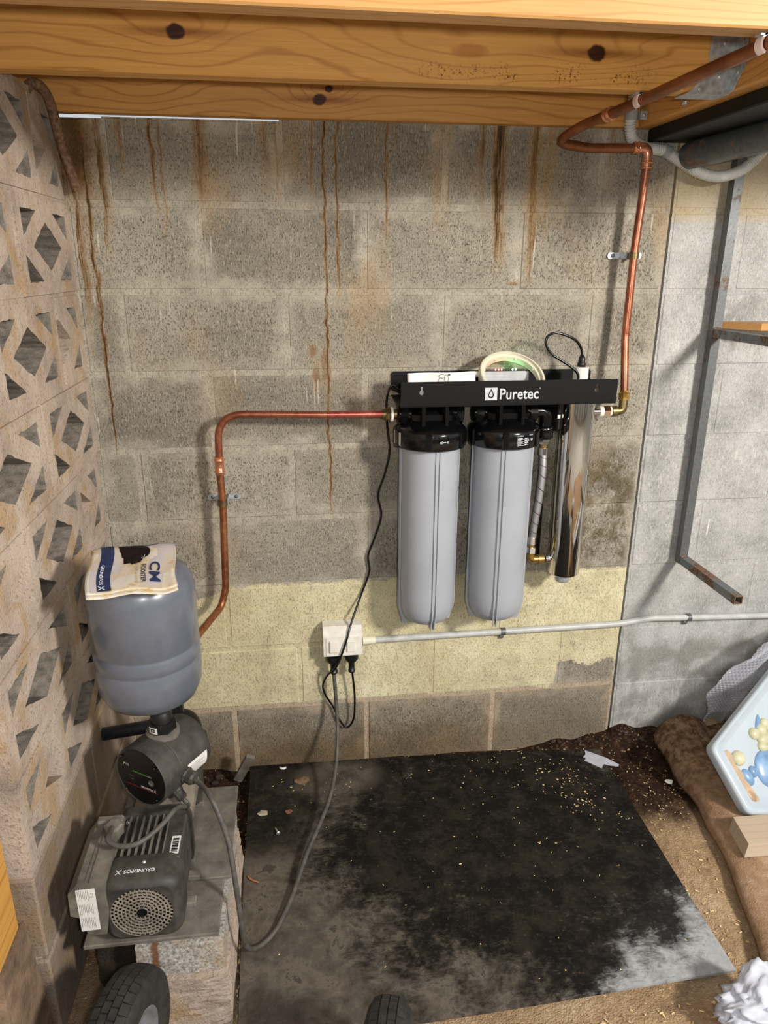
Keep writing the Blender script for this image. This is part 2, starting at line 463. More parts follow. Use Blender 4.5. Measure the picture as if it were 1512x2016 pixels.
    tint = n.math('MULTIPLY', left, n.math('MULTIPLY', n.ss(n.noise(n.vmul(P, (1, 1, 0.5)), 4.5, 3), 0.52, 0.70), n.ss(z, 0.9, 1.6, 0.15, 0.55)))
    col = n.mix(tint, col, C('#a08358'))
    # drips of lime
    drip = n.math('MULTIPLY', n.ss(n.noise(n.vmul(P, (1, 1, 0.05)), 95, 1), 0.66, 0.70), n.ss(n.noise(P, 7, 2), 0.56, 0.62))
    col = n.mix(n.math('MULTIPLY', n.math('MULTIPLY', drip, n.ss(z, 0.8, 1.0)), 0.55), col, C('#cfc9bb'))
    tick = n.math('MULTIPLY', n.math('MULTIPLY', n.ss(n.math('ADD', x, n.math('MULTIPLY', n.math('SUBTRACT', z, 0.72), -0.06)), 0.2355, 0.2365), n.ss(n.math('ADD', x, n.math('MULTIPLY', n.math('SUBTRACT', z, 0.72), -0.06)), 0.2400, 0.2410, 1, 0)), n.math('MULTIPLY', n.ss(z, 0.692, 0.697), n.ss(z, 0.740, 0.748, 1, 0)))
    col = n.mix(n.math('MULTIPLY', tick, n.ss(ng, 0.35, 0.55, 1.0, 0.5)), col, C('#e6e4e0'))
    hgt = n.math('ADD', n.math('MULTIPLY', pits, -0.8), n.math('MULTIPLY', nf, 0.5))
    if not mortar: hgt = n.math('ADD', n.math('MULTIPLY', hgt, n.math('SUBTRACT', 1.0, n.math('MULTIPLY', smear, 0.6))), n.math('MULTIPLY', smear, 0.5))
    return n.out(col=col, rough=0.92, spec=0.2, nor=n.bump(n.math('MULTIPLY', n.math('ADD', hgt, n.math('MULTIPLY', nm, 0.8)), n.math('ADD', 0.35, n.math('MULTIPLY', left, 0.65))), 0.65, 0.005))

def screen_mat(name, dark=False):
    n = NT(name); P = n.pos(); z = n.xyz(P)[2]
    a = n.noise(P, 6, 4, 0.65); f = n.noise(P, 170, 3, 0.65)
    c = n.ramp(a, [(0.3, C('#93857a')), (0.5, C('#b5a597')), (0.7, C('#c8b9aa'))])
    st = n.math('MULTIPLY', n.ss(n.noise(P, 8, 4, 0.6), 0.48, 0.66), 0.7)
    c = n.mix(st, c, C('#a98a5e'))
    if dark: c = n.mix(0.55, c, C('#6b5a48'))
    pit = n.ss(f, 0.56, 0.66)
    c = n.mix(n.math('MULTIPLY', pit, 0.5), c, C('#5a4c3d'))
    return n.out(col=c, rough=0.93, spec=0.2, nor=n.bump(n.math('ADD', f, n.noise(P, 40, 3)), 0.55, 0.004))

def wood_mat(name, knots=(), light='#e4c48c', dark='#c0935a', rough=0.55, mould=(), freq=55.0, axis=0, pale=()):
    """pine: growth bands along the board, bent round knots given in world (x, z)"""
    n = NT(name); P = n.pos(); s_ = n.xyz(P)
    x = s_[axis]; z = s_[2]; y = s_[1] if axis == 0 else s_[0]
    S = n.comb(n.math('MULTIPLY', x, 0.9), y, n.math('MULTIPLY', z, 5.0))
    g = n.math('ADD', n.math('MULTIPLY', z, freq), n.math('MULTIPLY', n.noise(S, 1.5, 3, 0.5), 7.0))
    g = n.math('ADD', g, n.math('MULTIPLY', y, 40.0))
    kn = None; halo = None; heart = None
    for kx, kz, r, st in knots:
        dx = n.math('SUBTRACT', x, kx); dz = n.math('SUBTRACT', z, kz)
        d2 = n.math('ADD', n.math('POWER', n.math('MULTIPLY', dx, 1.0 / (r * 6.5)), 2), n.math('POWER', n.math('MULTIPLY', dz, 1.0 / (r * 2.2)), 2))
        gs = n.math('EXPONENT', n.math('MULTIPLY', d2, -1.0))
        g = n.math('ADD', g, n.math('MULTIPLY', gs, 2.0 + 30 * r))
        rr = n.math('SQRT', n.math('ADD', n.math('POWER', n.math('MULTIPLY', dx, 0.8), 2), n.math('POWER', dz, 2)))
        rr = n.math('ADD', rr, n.math('MULTIPLY', n.math('SUBTRACT', n.noise(P, 70, 2), 0.5), r * 0.5))
        k = n.math('MULTIPLY', n.ss(rr, r * 0.75, r * 1.1, 1.0, 0.0), st)
        kn = k if kn is None else n.math('MAXIMUM', kn, k)
        tail = n.math('MULTIPLY', n.math('EXPONENT', n.math('MULTIPLY', n.math('ADD', n.math('POWER', n.math('MULTIPLY', dx, 1 / (r * 6.5)), 2), n.math('POWER', n.math('MULTIPLY', dz, 1 / (r * 0.55)), 2)), -1.0)), st)
        halo = tail if halo is None else n.math('MAXIMUM', halo, tail)
    band = n.math('PINGPONG', g, 0.5)
    late = n.ss(band, 0.0, 0.16, 0.85, 0.0)
    fib = n.noise(n.comb(n.math('MULTIPLY', x, 4.0), n.math('MULTIPLY', y, 150.0), n.math('MULTIPLY', z, 150.0)), 1.6, 3, 0.6)
    c = n.mix(n.lin(fib, 0.3, 0.7), C(light), n.mix(0.35, C(light), C(dark)))
    c = n.mix(n.math('MULTIPLY', late, n.ss(n.noise(S, 2.2, 2), 0.25, 0.6, 0.35, 0.85)), c, C(dark))
    c = n.mix(n.ss(n.noise(P, 2.2, 3), 0.4, 0.7, 0.0, 0.3), c, C('#cfa062'))
    if kn is not None:
        c = n.mix(n.math('MULTIPLY', halo, 0.85), c, C('#7a4318'))
        rings = n.math('PINGPONG', n.math('MULTIPLY', g, 2.0), 0.5)
        c = n.mix(kn, c, n.mix(rings, C('#2a1208'), C('#5b2d13')))
    for kx, kz, r, st in pale:
        dd = n.math('ADD', n.math('POWER', n.math('MULTIPLY', n.math('SUBTRACT', n.math('ADD', x, n.math('MULTIPLY', n.math('SUBTRACT', n.noise(P, 30, 4, 0.7), 0.5), 0.05)), kx), 1 / (r * 2.2)), 2), n.math('POWER', n.math('MULTIPLY', n.math('SUBTRACT', z, kz), 1 / (r * 0.7)), 2))
        c = n.mix(n.ss(dd, 0.3, 1.2, st, 0.0), c, C('#a5642f'))
    if mould:
        x0, x1, z0, z1 = mould
        m = n.math('MULTIPLY', n.math('MULTIPLY', n.ss(x, x0, x0 + .1), n.ss(x, x1 - .1, x1, 1, 0)), n.math('MULTIPLY', n.ss(z, z0, z0 + .012), n.ss(z, z1 - .03, z1, 1, 0)))
        sp = n.math('MULTIPLY', n.ss(n.noise(P, 190, 3, 0.7), 0.54, 0.62), n.ss(n.noise(P, 14, 2), 0.42, 0.56))
        c = n.mix(n.math('MULTIPLY', n.math('MULTIPLY', m, sp), 0.8), c, C('#2b2013'))
    return n.out(col=c, rough=rough, spec=0.3, nor=n.bump(n.math('ADD', fib, n.math('MULTIPLY', late, 0.4)), 0.15, 0.002))

def floor_mat():
    n = NT('damp earth'); P = n.pos(); x, y, z = n.xyz(P)
    a = n.noise(P, 5, 5, 0.65); f = n.noise(P, 60, 4, 0.7); g = n.noise(P, 240, 2, 0.6)
    dry = n.ramp(n.math('ADD', n.math('MULTIPLY', a, 0.6), n.math('MULTIPLY', f, 0.4)), [(0.32, C('#7c644b')), (0.5, C('#a58a6b')), (0.68, C('#c2aa8c'))])
    wet = n.ramp(f, [(0.3, C('#170e08')), (0.55, C('#35241a')), (0.75, C('#563f2e'))])
    j = n.math('MULTIPLY', n.math('SUBTRACT', a, 0.5), 0.30)
    back = n.ss(n.math('ADD', y, j), -0.46, -0.32)
    lft = n.math('MULTIPLY', n.ss(n.math('ADD', x, j), -1.13, -1.2), n.ss(y, -1.02, -0.80, 0.0, 1.0))
    wmask = n.math('MAXIMUM', n.math('MULTIPLY', back, n.ss(n.math('ADD', x, j), 0.26, 0.34, 1.0, 0.0)), n.math('MULTIPLY', lft, 0.45))
    c = n.mix(wmask, dry, wet)
    c = n.mix(n.ss(n.math('ADD', y, n.math('MULTIPLY', j, 0.5)), -1.35, -1.15, 0.9, 0.0), c, C('#b4aea4'))  # floor out of view made paler, to brighten the chrome tube's reflection
    c = n.mix(n.ss(n.noise(P, 110, 2), 0.66, 0.70, 0, 0.7), c, C('#d8c08f'))
    return n.out(col=c, rough=0.95, spec=0.15, nor=n.bump(n.math('ADD', n.math('ADD', a, f), n.math('MULTIPLY', g, 0.5)), 0.6, 0.012))

def mat_mat():
    n = NT('stained sheet'); P = n.pos(); x, y, z = n.xyz(P)
    a = n.noise(P, 4.2, 6, 0.68, 0.25); b = n.noise(P, 13, 6, 0.75, 0.3); f = n.noise(P, 70, 3, 0.7)
    sw = n.noise(n.vmul(P, (1.0, 2.2, 1)), 26, 4, 0.7, 2.2)
    c = n.ramp(b, [(0.3, C('#3b3630')), (0.5, C('#575047')), (0.72, C('#7b7468'))])
    # pale bare corner at the front right
    d = n.math('ADD', n.math('MULTIPLY', n.math('SUBTRACT', x, -0.18), 1.0), n.math('MULTIPLY', n.math('SUBTRACT', -0.62, y), 1.0))
    pale = n.ss(n.math('ADD', d, n.math('ADD', n.math('MULTIPLY', n.math('SUBTRACT', a, 0.5), 0.30), n.math('MULTIPLY', n.math('SUBTRACT', sw, 0.5), 0.25))), -0.08, 0.13)
    c = n.mix(pale, c, n.ramp(b, [(0.3, C('#7d8080')), (0.7, C('#b4b6b5'))]))
    # black spill
    u = n.math('POWER', n.math('MULTIPLY', n.math('SUBTRACT', x, -0.47), 1 / 0.52), 2)
    v = n.math('POWER', n.math('MULTIPLY', n.math('SUBTRACT', y, -0.40), 1 / 0.46), 2)
    r = n.math('ADD', n.math('ADD', u, v), n.math('MULTIPLY', n.math('SUBTRACT', a, 0.5), 2.6))
    r = n.math('ADD', r, n.math('MULTIPLY', n.math('SUBTRACT', b, 0.5), 0.9))
    r = n.math('ADD', r, n.math('MULTIPLY', n.math('SUBTRACT', sw, 0.5), 0.8))
    blk = n.ss(r, 0.62, 1.30, 1.0, 0.0)
    bl = n.math('MULTIPLY', n.ss(n.math('ADD', x, n.math('MULTIPLY', n.math('SUBTRACT', a, 0.5), 0.5)), -1.02, -0.92, 1, 0), n.ss(n.math('ADD', y, n.math('MULTIPLY', n.math('SUBTRACT', b, 0.5), 0.3)), -0.42, -0.34))
    blk = n.math('MAXIMUM', blk, n.math('MULTIPLY', bl, 0.93))
    blk = n.math('MAXIMUM', blk, n.math('MULTIPLY', n.ss(n.math('ADD', y, n.math('MULTIPLY', n.math('SUBTRACT', b, 0.5), 0.14)), -0.10, -0.05), n.ss(a, 0.40, 0.5)))
    pd_ = n.math('ADD', n.math('POWER', n.math('MULTIPLY', n.math('ADD', x, 0.90), 1 / 0.13), 2), n.math('POWER', n.math('MULTIPLY', n.math('ADD', y, 0.105), 1 / 0.075), 2))
    bare = n.ss(n.math('ADD', pd_, n.math('MULTIPLY', n.math('SUBTRACT', b, 0.5), 3.0)), 0.2, 1.6, 0.85, 0.0)
    blk = n.math('MULTIPLY', blk, n.math('SUBTRACT', 1.0, bare))
    speck = n.math('MULTIPLY', n.ss(b, 0.56, 0.62), 0.75)
    blk = n.math('MAXIMUM', blk, n.math('MULTIPLY', speck, n.math('SUBTRACT', 1.0, n.math('MULTIPLY', pale, 0.45))))
    worn = n.math('ADD', n.ss(sw, 0.52, 0.70, 0.0, 0.30), n.ss(b, 0.42, 0.62, 0.0, 0.22))
    bc = n.mix(n.math('MULTIPLY', worn, 0.7), C('#080808'), C('#54483b'))
    bc = n.mix(n.ss(f, 0.62, 0.74, 0, 0.35), bc, C('#6a5d4c'))
    c = n.mix(n.math('MULTIPLY', blk, 0.96), c, bc)
    return n.out(col=c, rough=n.lin(b, 0.3, 0.7, 0.6, 0.9), spec=0.15, nor=n.bump(n.math('ADD', f, sw), 0.25, 0.002))

def copper_mat(name, stops, rough=0.32):
    n = NT(name); P = n.pos(); a = n.noise(P, 9, 4, 0.6); f = n.noise(P, 90, 3, 0.6)
    c = n.ramp(n.math('ADD', n.math('MULTIPLY', a, 0.7), n.math('MULTIPLY', f, 0.3)), [(0.3, C(stops[0])), (0.5, C(stops[1])), (0.7, C(stops[2]))])
    return n.out(col=c, metal=0.75, rough=n.lin(f, 0.3, 0.7, rough - .08, rough + .12), nor=n.bump(f, 0.05, 0.001))

def rusty_steel(name, base='#6f7271', amt=0.5):
    n = NT(name); P = n.pos(); a = n.noise(P, 13, 5, 0.7); f = n.noise(P, 120, 3)
    m = n.ss(a, 0.62 - 0.3 * amt, 0.72 - 0.2 * amt)
    c = n.mix(m, n.ramp(f, [(0.3, C(base)), (0.7, tuple(q * 1.35 for q in C(base)[:3]) + (1,))]), n.ramp(f, [(0.3, C('#4a3226')), (0.7, C('#8a6a50'))]))
    return n.out(col=c, metal=n.lin(m, 0, 1, 0.45, 0.0), rough=n.lin(m, 0, 1, 0.45, 0.85), nor=n.bump(n.math('ADD', f, m), 0.25, 0.001))

def galv_mat():
    n = NT('galvanised'); P = n.obj(); v = n.voro(P, 90); f = n.noise(P, 60, 3)
    c = n.ramp(n.math('ADD', n.math('MULTIPLY', v, 0.5), n.math('MULTIPLY', f, 0.5)), [(0.2, C('#8d9396')), (0.5, C('#b3b9bc')), (0.8, C('#ccd2d4'))])
    return n.out(col=c, metal=0.45, rough=0.36)

def carpet_mat():
    n = NT('carpet backing'); P = n.pos(); x, y, z = n.xyz(P)
    a = n.noise(P, 11, 5, 0.7); f = n.noise(P, 260, 3, 0.7); p = n.noise(P, 38, 3, 0.7)
    c = n.ramp(n.math('ADD', n.math('MULTIPLY', a, 0.6), n.math('MULTIPLY', p, 0.4)), [(0.3, C('#7c614b')), (0.5, C('#a38468')), (0.7, C('#bda288'))])
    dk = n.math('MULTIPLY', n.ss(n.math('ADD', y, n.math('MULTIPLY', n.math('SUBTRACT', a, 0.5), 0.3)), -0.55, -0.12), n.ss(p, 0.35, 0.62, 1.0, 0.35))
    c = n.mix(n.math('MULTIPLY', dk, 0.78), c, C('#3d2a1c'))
    c = n.mix(n.ss(f, 0.58, 0.72, 0, 0.4), c, C('#5a3f29'))
    return n.out(col=c, rough=0.98, spec=0.1, nor=n.bump(n.math('ADD', f, p), 0.8, 0.004))

def braid_mat():
    n = NT('steel braid'); o = n.uv('UVMap'); u, v, _ = n.xyz(o)
    d1 = n.math('PINGPONG', n.math('ADD', n.math('MULTIPLY', u, 12), n.math('MULTIPLY', v, 60)), 0.5)
    d2 = n.math('PINGPONG', n.math('SUBTRACT', n.math('MULTIPLY', u, 12), n.math('MULTIPLY', v, 60)), 0.5)
    h = n.math('MAXIMUM', d1, d2)
    tr = n.math('PINGPONG', n.math('ADD', u, n.math('MULTIPLY', v, 9)), 0.5)
    c = n.ramp(h, [(0.1, C('#5a5a5c')), (0.45, C('#d8d8da'))])
    c = n.mix(n.ss(tr, 0.035, 0.055, 0.8, 0.0), c, C('#5a2a4c'))
    return n.out(col=c, metal=0.8, rough=0.35, nor=n.bump(h, 0.6, 0.001))

M = {}
M['block'] = wall_mat('concrete block face'); M['mortar'] = wall_mat('mortar bed', True)
M['screen'] = screen_mat('breeze block'); M['screen_dark'] = screen_mat('shade-toned breeze block', True)  # the darker copy carries the shade of the base courses in its colour
M['screen_in'] = plain('shaded block inside', '#857d73', 0.95, 0, 0.3, 60, 0.6, 0.003)  # hole sides darkened in colour for the shade inside the openings
M['floor'] = floor_mat(); M['sheet'] = mat_mat()
M['copper'] = copper_mat('copper', ('#7d4634', '#a4624a', '#c08468'))
M['copper_old'] = copper_mat('tarnished copper', ('#6e4330', '#98603f', '#b57c55'), 0.42)
M['copper_red'] = copper_mat('heat-reddened copper', ('#8f3f38', '#ab5349', '#c2756a'), 0.30)
M['copper_new'] = copper_mat('bright copper', ('#c9805c', '#e29b76', '#f2b792'), 0.2)
M['rust'] = rusty_steel('rusted iron', '#5d4433', 1.3)
M['steel'] = rusty_steel('weathered steel', '#5d6061', 0.16); M['steel_dark'] = rusty_steel('dark steel tube', '#596063', 0.25)
M['galv'] = galv_mat(); M['carpet'] = carpet_mat(); M['braid'] = braid_mat()
M['brass'] = plain('brass', '#b08f4e', 0.32, 0.85, 0.2, 60); M['brass_dull'] = plain('dull brass', '#7c6b48', 0.4, 0.8, 0.25, 60)
M['chrome'] = plain('chrome', '#e6e6e6', 0.09, 1.0, 0.02, 10)
M['inox'] = plain('polished stainless steel', '#dedbd6', 0.055, 1.0, 0.03, 12, nor=None)
M['black_gloss'] = plain('glossy black plastic', '#0b0b0c', 0.16, 0, 0.1, 30)
M['black_coat'] = plain('black powder coat', '#08090a', 0.5, 0, 0.12, 90, 0.08, spec=0.18)
M['black_plastic'] = plain('black plastic', '#161616', 0.42, 0, 0.2, 50)
M['rubber'] = plain('black rubber', '#1c1c1c', 0.6, 0, 0.3, 60, 0.2)
M['poly_pipe'] = plain('black poly pipe', '#1d2127', 0.4, 0, 0.25, 40)
M['pump_black'] = plain('dusty black pump casing', '#403d38', 0.62, 0, 0.35, 28, 0.2)
M['pump_face'] = plain('black face panel', '#0d0d0f', 0.35, 0, 0.15, 40)
M['pump_grey'] = plain('dusty grey housing', '#6b665d', 0.6, 0, 0.28, 26, 0.2)
M['pump_sleeve'] = plain('dusty steel sleeve', '#a39a8c', 0.5, 0.4, 0.25, 20)
M['cable_grey'] = plain('dusty grey cable', '#53504b', 0.55, 0, 0.25, 50)
M['cable_black'] = plain('black cable', '#0e0e0f', 0.3, 0, 0.15, 50)
M['tank'] = plain('blue grey enamel', '#656a75', 0.30, 0.1, 0.10, 9, coat=0.35)
M['filter'] = plain('pale grey plastic', '#a0a4ab', 0.38, 0, 0.04, 8, spec=0.45)
M['white'] = plain('white plastic', '#e4e0d6', 0.35, 0, 0.06, 30)
M['white_dirty'] = plain('grubby white plastic', '#dcd8ce', 0.4, 0, 0.09, 40)
M['cream'] = plain('cream plastic', '#ddd9c2', 0.4, 0, 0.05, 20)
M['conduit'] = plain('grey pvc conduit', '#b9bbb8', 0.42, 0, 0.10, 30)
M['flex'] = plain('light grey corrugated conduit', '#c9cac6', 0.4, 0, 0.08, 30)
M['clip_clear'] = plain('translucent clip', '#aeb2b2', 0.3, 0, 0.1, 30, trans=0.35)
M['clip_pink'] = plain('pale plastic clip', '#e6d2c8', 0.4, 0, 0.06, 30)
M['paper'] = plain('white paper', '#e6e4e2', 0.7, 0, 0.04, 20)
M['label'] = plain('white label', '#dcdad6', 0.5, 0, 0.06, 50)
M['ink'] = plain('black ink', '#1a1a1c', 0.6); M['ink_grey'] = plain('grey ink', '#9b958e', 0.6)
M['ink_white'] = plain('white print', '#dfe2e6', 0.45); M['ink_navy'] = plain('navy ink', '#1e2c52', 0.5, 0, 0.25, 60)
M['ink_red'] = plain('red print', '#7a1712', 0.5); M['logo_grey'] = plain('silver logo plate', '#c3c8cd', 0.4)
M['print_dark'] = plain('dark brown print', '#2a1a1c', 0.5, 0, 0.4, 60)
M['slate'] = plain('dusty fibre board', '#6d675e', 0.8, 0, 0.3, 22, 0.4, 0.002)
M['pedestal'] = screen_mat('pedestal block')
M['tyre'] = plain('worn tyre rubber', '#282723', 0.75, 0, 0.35, 45, 0.35)
M['rim'] = plain('grey rim', '#8b9298', 0.4, 0.5, 0.15, 25)
M['timber_grey'] = wood_mat('weathered offcut', (), '#b8ab9a', '#ab9c88', 0.8, (), 22)
M['timber_end'] = wood_mat('sawn timber end', (), '#b88a62', '#8a5f3f', 0.8)
M['post'] = wood_mat('pine post', ((-1.50, 0.62, 0.012, 0.6),), '#cf9c50', '#a06c2c', 0.55, (), 40, 2)
M['shelf'] = wood_mat('varnished shelf', (), '#b98d58', '#8c6234', 0.35, (), 120)
M['soil'] = plain('dark soil', '#2d2117', 0.95, 0, 0.5, 30, 0.6, 0.01)
M['tray'] = plain('white glazed plastic', '#b4bfc7', 0.25, 0, 0.03, 10, coat=0.3)
M['fruit_yellow'] = plain('pale yellow glaze', '#c4c19f', 0.3, 0, 0.10, 30)
M['fruit_blue'] = plain('pale blue glaze', '#7c9fc4', 0.3, 0, 0.22, 24)
M['fruit_tan'] = plain('pale tan glaze', '#b29c80', 0.4, 0, 0.12, 40)
M['bag'] = plain('white plastic bag', '#dfe3ee', 0.35, 0, 0.05, 20, trans=0.25, sss=0.0)
M['shaving'] = plain('wood shaving', '#dcc188', 0.8, 0, 0.25, 90)
M['leaf'] = plain('dead leaf', '#7a6048', 0.85, 0, 0.3, 90)
M['zinc'] = plain('zinc screw', '#c8c9c6', 0.35, 0.8, 0.1, 80)
M['strip'] = plain('grey card strip', '#b8b9c4', 0.7, 0, 0.1, 60)
def emit(name, c, s):
    n = NT(name); return n.out(col=C(c), emis=C(c), estr=s, rough=0.4)
M['led_green'] = emit('green led', '#35ff8a', 160.0); M['led_red'] = emit('red led', '#ff3030', 50.0); M['led_dim'] = emit('dim green led', '#4f8a34', 0.12)
def bubble_mat():
    n = NT('bubble film')
    return n.out(col=C('#e3e6f2'), rough=0.10, trans=0.45, ior=1.35, spec=1.0, alpha=0.62)
M['bubble'] = bubble_mat()
# ================================================================== STRUCTURE
def struct(o): o['kind'] = 'structure'; return o

# floor: uneven earth
def ground(x, y):
    h = 0.010 * math.sin(x * 7.1 + y * 3.3) * math.sin(y * 5.7 - x * 2.0) + 0.004 * math.sin(x * 23 + y * 17)
    on_sheet = max(0, min(1, min((x + 1.26) / .05, (-0.02 - x) / .05, (y + 0.93) / .05)))
    h = -0.012 + h * 0.6
    h -= 0.012 * on_sheet
    wallrise = max(0.0, min(1.0, (y + 0.085) / 0.06)) * max(0.0, min(1.0, (x + 0.30) / 0.22))
    h += 0.045 * wallrise * (0.8 + 0.35 * math.sin(x * 41) * math.sin(x * 17 + 1))
    return h
mb = MB()
mb.grid(170, 150, lambda u, v: (-1.9 + 3.1 * u, -2.6 + 2.62 * v, ground(-1.9 + 3.1 * u, -2.6 + 2.62 * v)))
floor = struct(mb.build('floor', M['floor']))
mb = MB(); mb.box((-9, -9, -0.12), (9, 0.02, -0.05)); mb.build('subsoil', plain('pale bounce ground', '#a59a88', 0.95, 0, 0.2, 3), floor)  # ground out of view, made pale to bounce light and brighten reflections

# back wall: mortar core with a control joint, every block its own part
mb = MB()
mb.box((-1.52, 0.0012, -0.10), (-0.0045, 0.085, 1.779)); mb.box((-1.4, 0.0012, 1.779), (-1.0, 0.085, 1.7825)); mb.box((-1.0, 0.0012, 1.779), (-0.0045, 0.085, 1.80))
mb.box((0.0025, 0.0012, -0.10), (0.85, 0.085, 1.80)); mb.box((-0.0045, 0.02, -0.10), (0.0025, 0.085, 1.80))
wall_back = struct(mb.build('wall_back', M['mortar']))
_blk = {}
def block_mesh(L, h, d, kind):
    key = (round(L, 3), round(h, 3), kind)
    if key in _blk: return _blk[key]
    mb = MB()
    mb.box((0, 0, 0), (L, d, h), 0.0045)
    me = mb.mesh('concrete_block', M['block'])
    for nm, fn in (('lo', lambda p: (p.x, p.z)), ('hi', lambda p: (L - p.x, h - p.z))):
        uv = me.uv_layers.new(name=nm)
        for l in me.loops: uv.data[l.index].uv = fn(me.vertices[l.vertex_index].co)
    _blk[key] = me; return me
J = 0.0045
def lay(xs, row, zt=None):
    z0 = 0.2 * (row - 1) + J; z1 = (zt if zt else 0.2 * row) - J
    if row == 1: z0 = -0.03
    for a, b in zip(xs, xs[1:]):
        jj = J if abs(a) > 0.01 else 0.004
        L = (b - a) - J - jj
        top = z1
        if row == 9: top = 1.779 if b < -1.35 else 1.7825 if b < -0.95 else 1.798
        me = block_mesh(L, top - z0, 0.07, 'back')
        o = link('concrete_block', me, wall_back, loc=(a + jj, random.uniform(-0.0016, 0.0004), z0))
        o.rotation_euler = (0, random.uniform(-.0015, .0015), random.uniform(-.0012, .0012))
full = [-1.5, -1.2, -0.8, -0.4, -0.004]; half = [-1.5, -1.4, -1.0, -0.6, -0.2, -0.004]
for row, xs in zip(range(1, 10), (full, half, full, full, half, full, half, full, half)):
    lay(xs, row)
    r = [0.002, 0.203, 0.603, 0.85] if row % 2 == 0 else [0.002, 0.405, 0.805]
    lay(r, row)

# left wall: pierced breeze blocks
mb = MB(); mb.box((-1.585, -0.795, -0.10), (-1.515, 0.0, 0.385)); 
for k in range(2, 10): mb.box((-1.582, -0.797, 0.2 * k - 0.0085), (-1.503, 0.0, 0.2 * k + 0.0085))
wall_left = struct(mb.build('wall_left', M['screen']))
def breeze(L, h, kind):
    """pierced face in (distance from the corner, height); kind full / near half"""
    key = ('breeze', round(L, 3), kind)
    if key in _blk: return _blk[key]
    s = 0.038; t = 0.026; mb = MB()
    def tri(ax, az, dx, dz): return [(ax, az), (ax + dx, az), (ax, az + dz)]
    mp = lambda y, z, d: (-0.09 + d, -y, z)
    jag = lambda lp: [(a + random.uniform(-.0022, .0022), b + random.uniform(-.0017, .0017)) for a, b in lp]
    a, b = s, L - s; zb, zt = t, h - t; c = L / 2; hw = (L - 2 * s) * 0.325; hh = (h - 2 * t) * 0.35; tw = (L - 2 * s) * 0.31; th = (h - 2 * t) * 0.375
    def fine(lp, k=6):
        o = []
        for i in range(len(lp)):
            p, q = lp[i], lp[(i + 1) % len(lp)]
            for j in range(k): o.append((p[0] + (q[0] - p[0]) * j / k, p[1] + (q[1] - p[1]) * j / k))
        return jag(o)
    if kind == 'full':
        outer = [(0, 0), (L, 0), (L, h), (0, h)]
        holes = [[(c - hw, h / 2), (c, h / 2 - hh), (c + hw, h / 2), (c, h / 2 + hh)]]
        for p, dx in ((a, tw), (b, -tw)):
            holes += [tri(p, zb, dx, th), tri(p, zt, dx, -th)]
    else:
        hw *= 2; tw *= 2; a2 = s
        hw = (L - s) * .54; tw = (L - s) * .50
        outer = [(0, 0), (L, 0), (L, h / 2 - hh * 1.0), (L - hw, h / 2), (L, h / 2 + hh), (L, h), (0, h)]
        if kind == 'half_flip': outer = [(L - p[0], p[1]) for p in outer][::-1]
        p, dx = (a2, tw) if kind == 'half' else (L - a2, -tw)
        holes = [tri(p, zb, dx, th), tri(p, zt, dx, -th)]
    mb.prism(outer, [fine(q) for q in holes], 0.09, mp)
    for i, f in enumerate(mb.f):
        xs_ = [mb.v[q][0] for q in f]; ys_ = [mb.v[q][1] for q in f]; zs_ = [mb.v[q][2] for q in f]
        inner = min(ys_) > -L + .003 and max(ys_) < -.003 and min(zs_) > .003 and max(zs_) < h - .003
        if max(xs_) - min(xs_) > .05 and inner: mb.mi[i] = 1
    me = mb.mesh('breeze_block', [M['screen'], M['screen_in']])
    _blk[key] = me; return me
for row in range(1, 10):
    z0 = 0.2 * (row - 1) + J; h = 0.19 if row < 9 else 0.172
    spans = [(0.0, 0.375, 'full'), (0.385, 0.80, 'full')] if row % 2 == 0 else [(0.0, 0.18, 'half'), (0.19, 0.57, 'full'), (0.58, 0.80, 'half_flip')]
    for a, b, k in spans:
        if row <= 2:
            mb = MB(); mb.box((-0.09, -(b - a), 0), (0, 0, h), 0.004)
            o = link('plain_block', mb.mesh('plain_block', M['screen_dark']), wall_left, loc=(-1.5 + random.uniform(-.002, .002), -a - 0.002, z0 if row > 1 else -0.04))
            if row == 1: o.scale.z = (0.2 * row - J + 0.04) / h
        else:
            o = link('breeze_block', breeze(b - a, h, k), wall_left, loc=(-1.5 + random.uniform(-.003, .003), -a - 0.002, z0))
# backing added behind the pierced wall, keeps sky light out of its holes
mb = MB(); mb.box((-1.95, -1.6, -0.10), (-1.80, 0.30, 1.72)); struct(mb.build('wall_light_block', M['screen_dark']))

# unseen piers added behind the camera, to put dark streaks in the chrome tube
mb = MB(); mb.box((-3.2, -3.72, -0.06), (3.4, -3.58, 0.10)); reflection_piers = struct(mb.build('reflection_piers', M['screen_dark']))
for x_ in (-2.9, -1.75, -0.62, 0.30, 1.55, 2.9):
    mb = MB(); mb.box((x_, -3.74, 0.10), (x_ + .22, -3.55, 2.25), .01); mb.build('reflection_pier', M['pump_grey'], reflection_piers)
# deck boards over the joists
ceil_b = MB(); ceil_b.box((-1.9, -0.12, 1.9755), (1.2, -0.10, 1.978))
ceiling = struct(ceil_b.build('ceiling', M['post']))
bm_ = MB(); bm_.box((0, -1.05, 0), (0.129, 0.12, 0.022), 0.003)
bme = bm_.mesh('deck_board', M['shelf'])
for k in range(-4, 20): link('deck_board', bme, ceiling, loc=(-1.46 + 0.14 * k + 0.0055, 0, 1.978))

